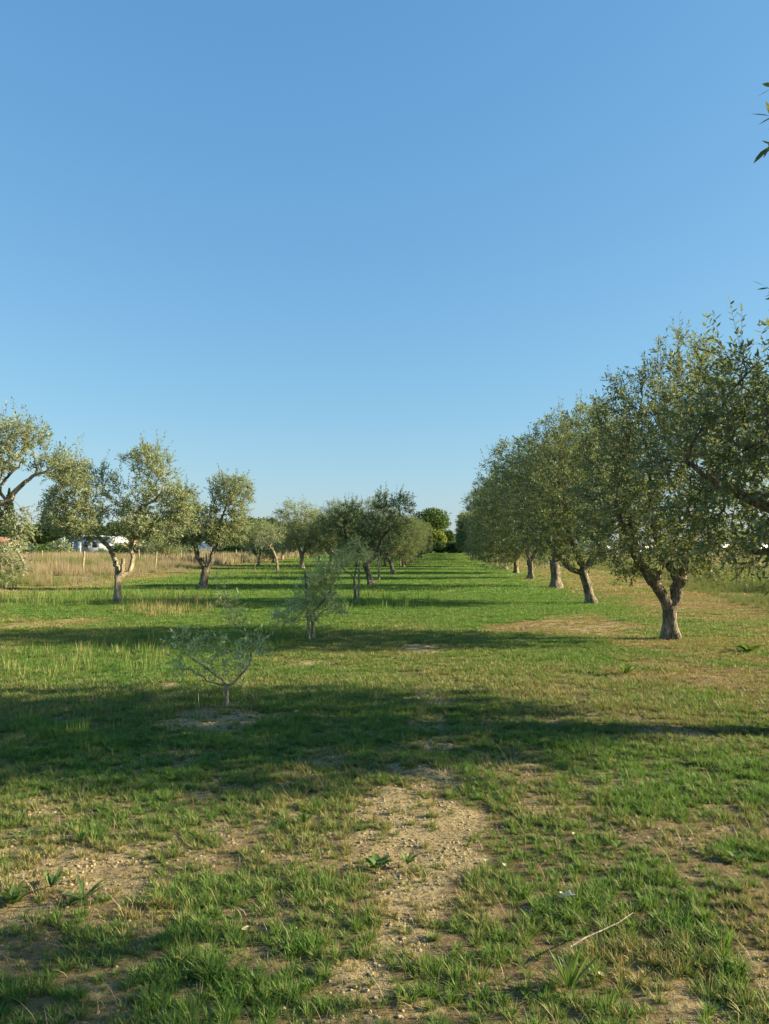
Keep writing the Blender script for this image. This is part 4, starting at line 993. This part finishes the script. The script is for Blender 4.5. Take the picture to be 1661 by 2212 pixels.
for (px, Y, s, mm) in ((1180, 320, .9, TREE2), (1300, 340, .8, TREE1), (1420, 350, .7, TREE2), (1560, 350, .75, TREE1), (1660, 340, .8, TREE2), (1060, 300, .9, TREE1)):
    bg_tree('broadleaf_tree', mm, px, Y, s, 'distant tree glimpsed low between trunks and crowns of the right row', 'tree', 'trees along the right horizon')

SCR = bushy('scrub', 208, 1.9, 1.7, 1.25, 1.2, 2600, .17, 'shrub', .06, .5, 10)
SCP = bushy('scrub_pale', 209, 1.8, 1.6, 1.3, 1.25, 2600, .15, 'olive_pale', .06, .5, 10)
for k, (px, Y, s, mm, l) in enumerate(((20, 84, 1.0, SCP, 'pale scrub bush at the far left edge above the beige grass'), (58, 90, 1.15, SCP, 'pale scrub bush between the orange roof and the white roofs'), (92, 88, 1.0, SCR, 'green scrub bush below the small white roofs'), (122, 92, 1.2, SCP, 'grey green scrub bush left of the mobile home'),
                        (146, 96, .8, SCR, 'green scrub bush touching the mobile home at its left corner'), (222, 97, .75, SCR, 'low green bush in front of the mobile home'), (275, 93, 1.1, SCR, 'green bush right of the white awning'), (312, 90, 1.2, SCP, 'pale bush behind the forked pale olive'), (352, 95, 1.2, SCR, 'green bush left of the vase shaped olive'),
                        (410, 96, 1.1, SCP, 'pale bush behind the vase shaped olive'), (500, 105, 1.2, SCR, 'green bush right of the vase shaped olive at the grass edge'), (560, 110, 1.2, SCR, 'green bush below the small white hut'))):
    bg_tree('scrub_bush', mm, px, Y, s, l, 'bush', 'scrub bushes behind the dry grass')

# white cabin / mobile home behind the dry grass
def at(px, Y): return (px - CX) / F * Y
Yc = 112; cab = empty('mobile_home', (at(196, Yc), Yc, 0), R(4)); tag(cab, 'bluish shaded white mobile home with small dark windows behind the dry grass at left', 'cabin')
b_ = MB(); b_.box((0, 0, 1.75), (6.2, 3.0, 2.7)); b_.box((0, 0, .25), (6.0, 2.8, .3)); b_.build('body', M['shaded_white_panel'], cab)
b_ = MB(); b_.prism([(-3.3, 3.1), (3.3, 3.1), (3.3, 3.22), (0, 3.55), (-3.3, 3.22)], -1.7, 1.7); b_.build('roof', M['white_roof'], cab)
for wx, ww in ((-.1, .75), (1.15, .9), (-2.2, .5)):
    b_ = MB(); b_.box((wx, -1.52, 2.1), (ww, .06, .95)); wn = b_.build('window', M['white_roof'], cab)
    b_ = MB(); b_.box((wx, -1.565, 2.1), (ww - .14, .04, .8)); b_.build('pane', M['glass'], wn)
b_ = MB(); b_.box((-1.2, -1.53, 1.5), (.75, .06, 2.0)); b_.build('door', M['film'], cab)
aw = empty('awning', (at(246, 106), 106, 0), R(-6)); tag(aw, 'sunlit white awning tent beside the mobile home', 'awning')
b_ = MB(); prof = [(-1.6, 2.2)] + [(1.7 * math.cos(a), 2.3 + .9 * math.sin(a)) for a in np.linspace(math.pi, 0, 9)] + [(1.6, 2.2)]
b_.prism(prof[::-1], -1.5, 1.5); b_.build('canopy', M['white_roof'], aw)
for qx in (-1.5, 1.5):
    for qy in (-1.35, 1.35):
        b_ = MB(); b_.tube([(qx, qy, 0), (qx, qy, 2.25)], [.05, .05], 6); b_.build('pole', M['shaded_white_panel'], aw)
def house(px, Y, wid, dep, h, rz, label, wall, roof, rh=.9):
    t = empty('house', (at(px, Y), Y, 0), rz); tag(t, label, 'house')
    b_ = MB(); b_.box((0, 0, h / 2), (wid, dep, h)); b_.build('wall', M[wall], t)
    b_ = MB(); b_.prism([(-wid / 2 - .3, h + .003), (wid / 2 + .3, h + .003), (0, h + rh)], -dep / 2 - .3, dep / 2 + .3); b_.build('roof', M[roof], t)
    for q in (-.25, .25):
        b_ = MB(); b_.box((q * wid, -dep / 2 - .02, h * .6), (.8, .06, .9)); wn = b_.build('window', M['white_roof'], t)
        b_ = MB(); b_.box((q * wid, -dep / 2 - .07, h * .6), (.65, .04, .75)); b_.build('pane', M['glass'], wn)
house(139, 128, 1.9, 3, 2.6, R(20), 'small building with a bright white roof left of the mobile home', 'shaded_white_panel', 'white_roof')
house(8, 125, 3.4, 5, 2.6, R(10), 'low house with orange tiled roof cut by the left edge', 'plaster', 'tiles', .8)
house(265, 140, 4.6, 5, 2.6, R(-8), 'ochre house with tiled roof seen behind the mobile home', 'plaster', 'tiles', .8)
house(547, 150, 3.2, 4, 2.9, R(12), 'small white roofed hut among the dark horizon trees', 'plaster', 'white_roof', .5)
for k, (px, Y, wd) in enumerate(((1375, 190, 26), (1625, 170, 26), (1245, 230, 24))):
    t = empty('greenhouse', (at(px, Y), Y, 0), R(2)); tag(t, ['pale plastic greenhouse glimpsed behind the first whole right olive', 'pale plastic greenhouse near the right edge behind the dry field', 'far pale greenhouse glimpsed behind the second right olive'][k], 'greenhouse', 'plastic greenhouses on the right')
    b_ = MB(); nt_ = 3; w1 = wd / nt_
    for q in range(nt_):
        c0 = -wd / 2 + w1 * (q + .5); b_.prism([(c0 + w1 * .495, 0), (c0 + w1 * .495, 1.6)] + [(c0 + w1 * .495 * math.cos(a), 1.6 + 1.6 * math.sin(a)) for a in np.linspace(0, math.pi, 11)][1:-1] + [(c0 - w1 * .495, 1.6), (c0 - w1 * .495, 0)], 0, 30)
    b_.build('cover', M['film'], t)
    for q in range(nt_):
        b_ = MB(); c0 = -wd / 2 + w1 * (q + .5); b_.box((c0, -.04, 1.1), (2.2, .06, 2.2)); b_.build('door', M['shaded_white_panel'], t)

# ------------------------------------------------------------------ small things on the ground
def rosette(px, py, R_, nl, label, seed, up=.5, wid=.28, mat='weed'):
    g = np.random.default_rng(seed); x, y = G(px, py); Vs, Fs = [], []; off = 0; T = []
    for k in range(nl):
        a = k * 2.4 + g.uniform(-.3, .3); L = R_ * g.uniform(.6, 1.1); e = up * g.uniform(.5, 1.5); s = np.linspace(0, 1, 7)
        cx = L * s * math.cos(e * .9); cz = L * (s * math.sin(e) - .45 * s * s * math.sin(e) * (1 if up < .9 else .3)) + .01
        wv = L * wid * np.sin(np.clip(s * .92 + .08, 0, 1) * math.pi) ** .8 * .5; wv[-1] = .0005
        c = np.stack([cx * math.cos(a), cx * math.sin(a), cz], 1); sd = np.array([-math.sin(a), math.cos(a), 0])
        Lf = c - sd * wv[:, None] + np.array([0, 0, 1]) * (wv * .4)[:, None]; Rt = c + sd * wv[:, None] + np.array([0, 0, 1]) * (wv * .4)[:, None]
        V = np.stack([Lf, c, Rt], 1).reshape(-1, 3); q = np.arange(6)[:, None] * 3
        f = np.concatenate([q + np.array([[0, 1, 4, 3]]), q + np.array([[1, 2, 5, 4]])]); Vs.append(V); Fs.append(f + off); off += len(V); T.append(np.full(len(V), g.uniform(0, 1)))
    me = make_mesh('weed', np.concatenate(Vs), [np.concatenate(Fs)], [M[mat]], {'tone': np.concatenate(T)}, smooth=True)
    tag(obj('weed', me, None, (x, y, zg(x, y))), label, 'weed', 'single broad leaved weeds')
rosette(1352, 1456, .16, 11, 'upright broad leaved weed alone in the dry grass before the first right olive', 1, 1.0, .3)
rosette(815, 1868, .10, 16, 'dark leafy weed in the middle of the bare soil patch', 2, .8, .35)
rosette(880, 1862, .07, 10, 'small weed right of the dark one on the bare soil', 3, .9, .3)
rosette(60, 1795, .13, 9, 'flat rosette of long leaves at the left edge on bare soil', 4, .25, .16)
rosette(28, 1945, .10, 14, 'leafy weed at the left edge near the bottom soil patch', 5, .9, .3)
rosette(110, 1905, .09, 12, 'small bright leafy weed on bare soil at left', 6, .9, .32)
rosette(320, 1700, .15, 8, 'long leaved weed standing in the shaded lawn at left', 7, .9, .13)
rosette(768, 1510, .07, 6, 'single broad leaf weed in the shade between sapling and path', 8, .9, .5)
rosette(1592, 1858, .08, 9, 'pale green weed near the right edge', 9, .7, .35)
rosette(655, 1775, .08, 9, 'leafy weed at the left rim of the large soil patch', 10, 1.0, .3)
rosette(1615, 1407, .30, 26, 'bright low green weed patch on the dry strip at right', 11, .6, .2)
rosette(1285, 1500, .10, 10, 'low green weed above the shadow line on the right', 12, .8, .25)
rosette(180, 1935, .16, 18, 'pale arching grass-like weed beside the left soil patch', 13, .6, .07)
rosette(1230, 2130, .17, 26, 'tall bladed tuft at the bottom right of centre', 14, .9, .06)
rosette(1335, 1830, .07, 8, 'tiny weed in the right lawn', 15, .8, .3)
# crumpled pale scrap / petal
def crumple(px, py, s, label, name, cat, mat, seed, group=None, flat=.5):
    g = np.random.default_rng(seed); x, y = G(px, py); n_ = 7
    u, v = np.meshgrid(np.linspace(-1, 1, n_), np.linspace(-.6, .6, n_)); u, v = u.ravel(), v.ravel()
    rim = 1 - .5 * (u * u); z = flat * (np.abs(v) * .7 + .35 * np.sin(u * 2.3 + seed) + .12 * g.normal(0, 1, len(u)))
    V = np.stack([u * s, v * s * rim, (z - z.min()) * s + .02], 1); V2 = V + [0, 0, .0015]
    q = (np.arange(n_ - 1)[:, None] * n_ + np.arange(n_ - 1)[None]).ravel(); f = np.stack([q, q + 1, q + n_ + 1, q + n_], 1)
    me = make_mesh(name, np.concatenate([V, V2]), [f[:, ::-1], f + n_ * n_], [M[mat]])
    o = obj(name, me, None, (x, y, zg(x, y))); o.rotation_euler = (0, 0, g.uniform(0, 6.3)); tag(o, label, cat, group)
crumple(1225, 1942, .034, 'crumpled cream coloured scrap lying in the grass at lower right', 'paper_scrap', 'scrap', 'scrap', 3, flat=.8)
crumple(1218, 1934, .018, 'small greenish white flake touching the cream scrap', 'paper_scrap', 'scrap', 'scrap', 5, flat=.8)
FG = 'fallen pale leaves'
for k, (px, py, l) in enumerate(((1090, 1862, 'pale fallen leaf at the right rim of the soil patch'), (1196, 1563, 'pale fallen leaf lying in the shadow on the right'), (1036, 1440, 'pale fallen leaf on the sunny lane grass'), (1300, 2105, 'pale fallen leaf near the dry stalk'),
                              (568, 1838 , 'pale fallen leaf left of the soil patch'), (530, 2000, 'pale fallen leaf low at left of centre'), (1050, 1855, 'yellow fallen leaf on the soil patch edge'), (1240, 1800, 'yellow fallen leaf in the right lawn'), (640, 1540, 'yellow fallen leaf by the soil under the sapling'))):
    crumple(px, py, .016 if py > 1600 else .028, l, 'fallen_leaf', 'leaf', 'deadleaf' if k % 2 else 'scrap', 20 + k, FG, .3)
a = np.array([*G(1232, 2066), .035]); c = np.array([*G(1300, 2042), .055]); d = np.array([*G(1368, 2005), .06])
b_ = MB(); b_.tube([tuple(p - a) for p in (a, .5 * (a + c) + [0, .008, .0], c, .5 * (c + d) + [0, -.01, .0], d)], [.0032, .003, .0026, .0022, .0015], 6)
tag(b_.build('dry_stalk', M['stake'], None, tuple(a)), 'long straw coloured stalk lying slantwise in the grass at lower right', 'stalk')
print('LEAVES', LEAVES, [m_[2] for m_ in (t1, t2, tn, OA, OB, OC, FA, PA, l1, l2, l3, s1, s2, s3)], 'grass', len(A[0]))
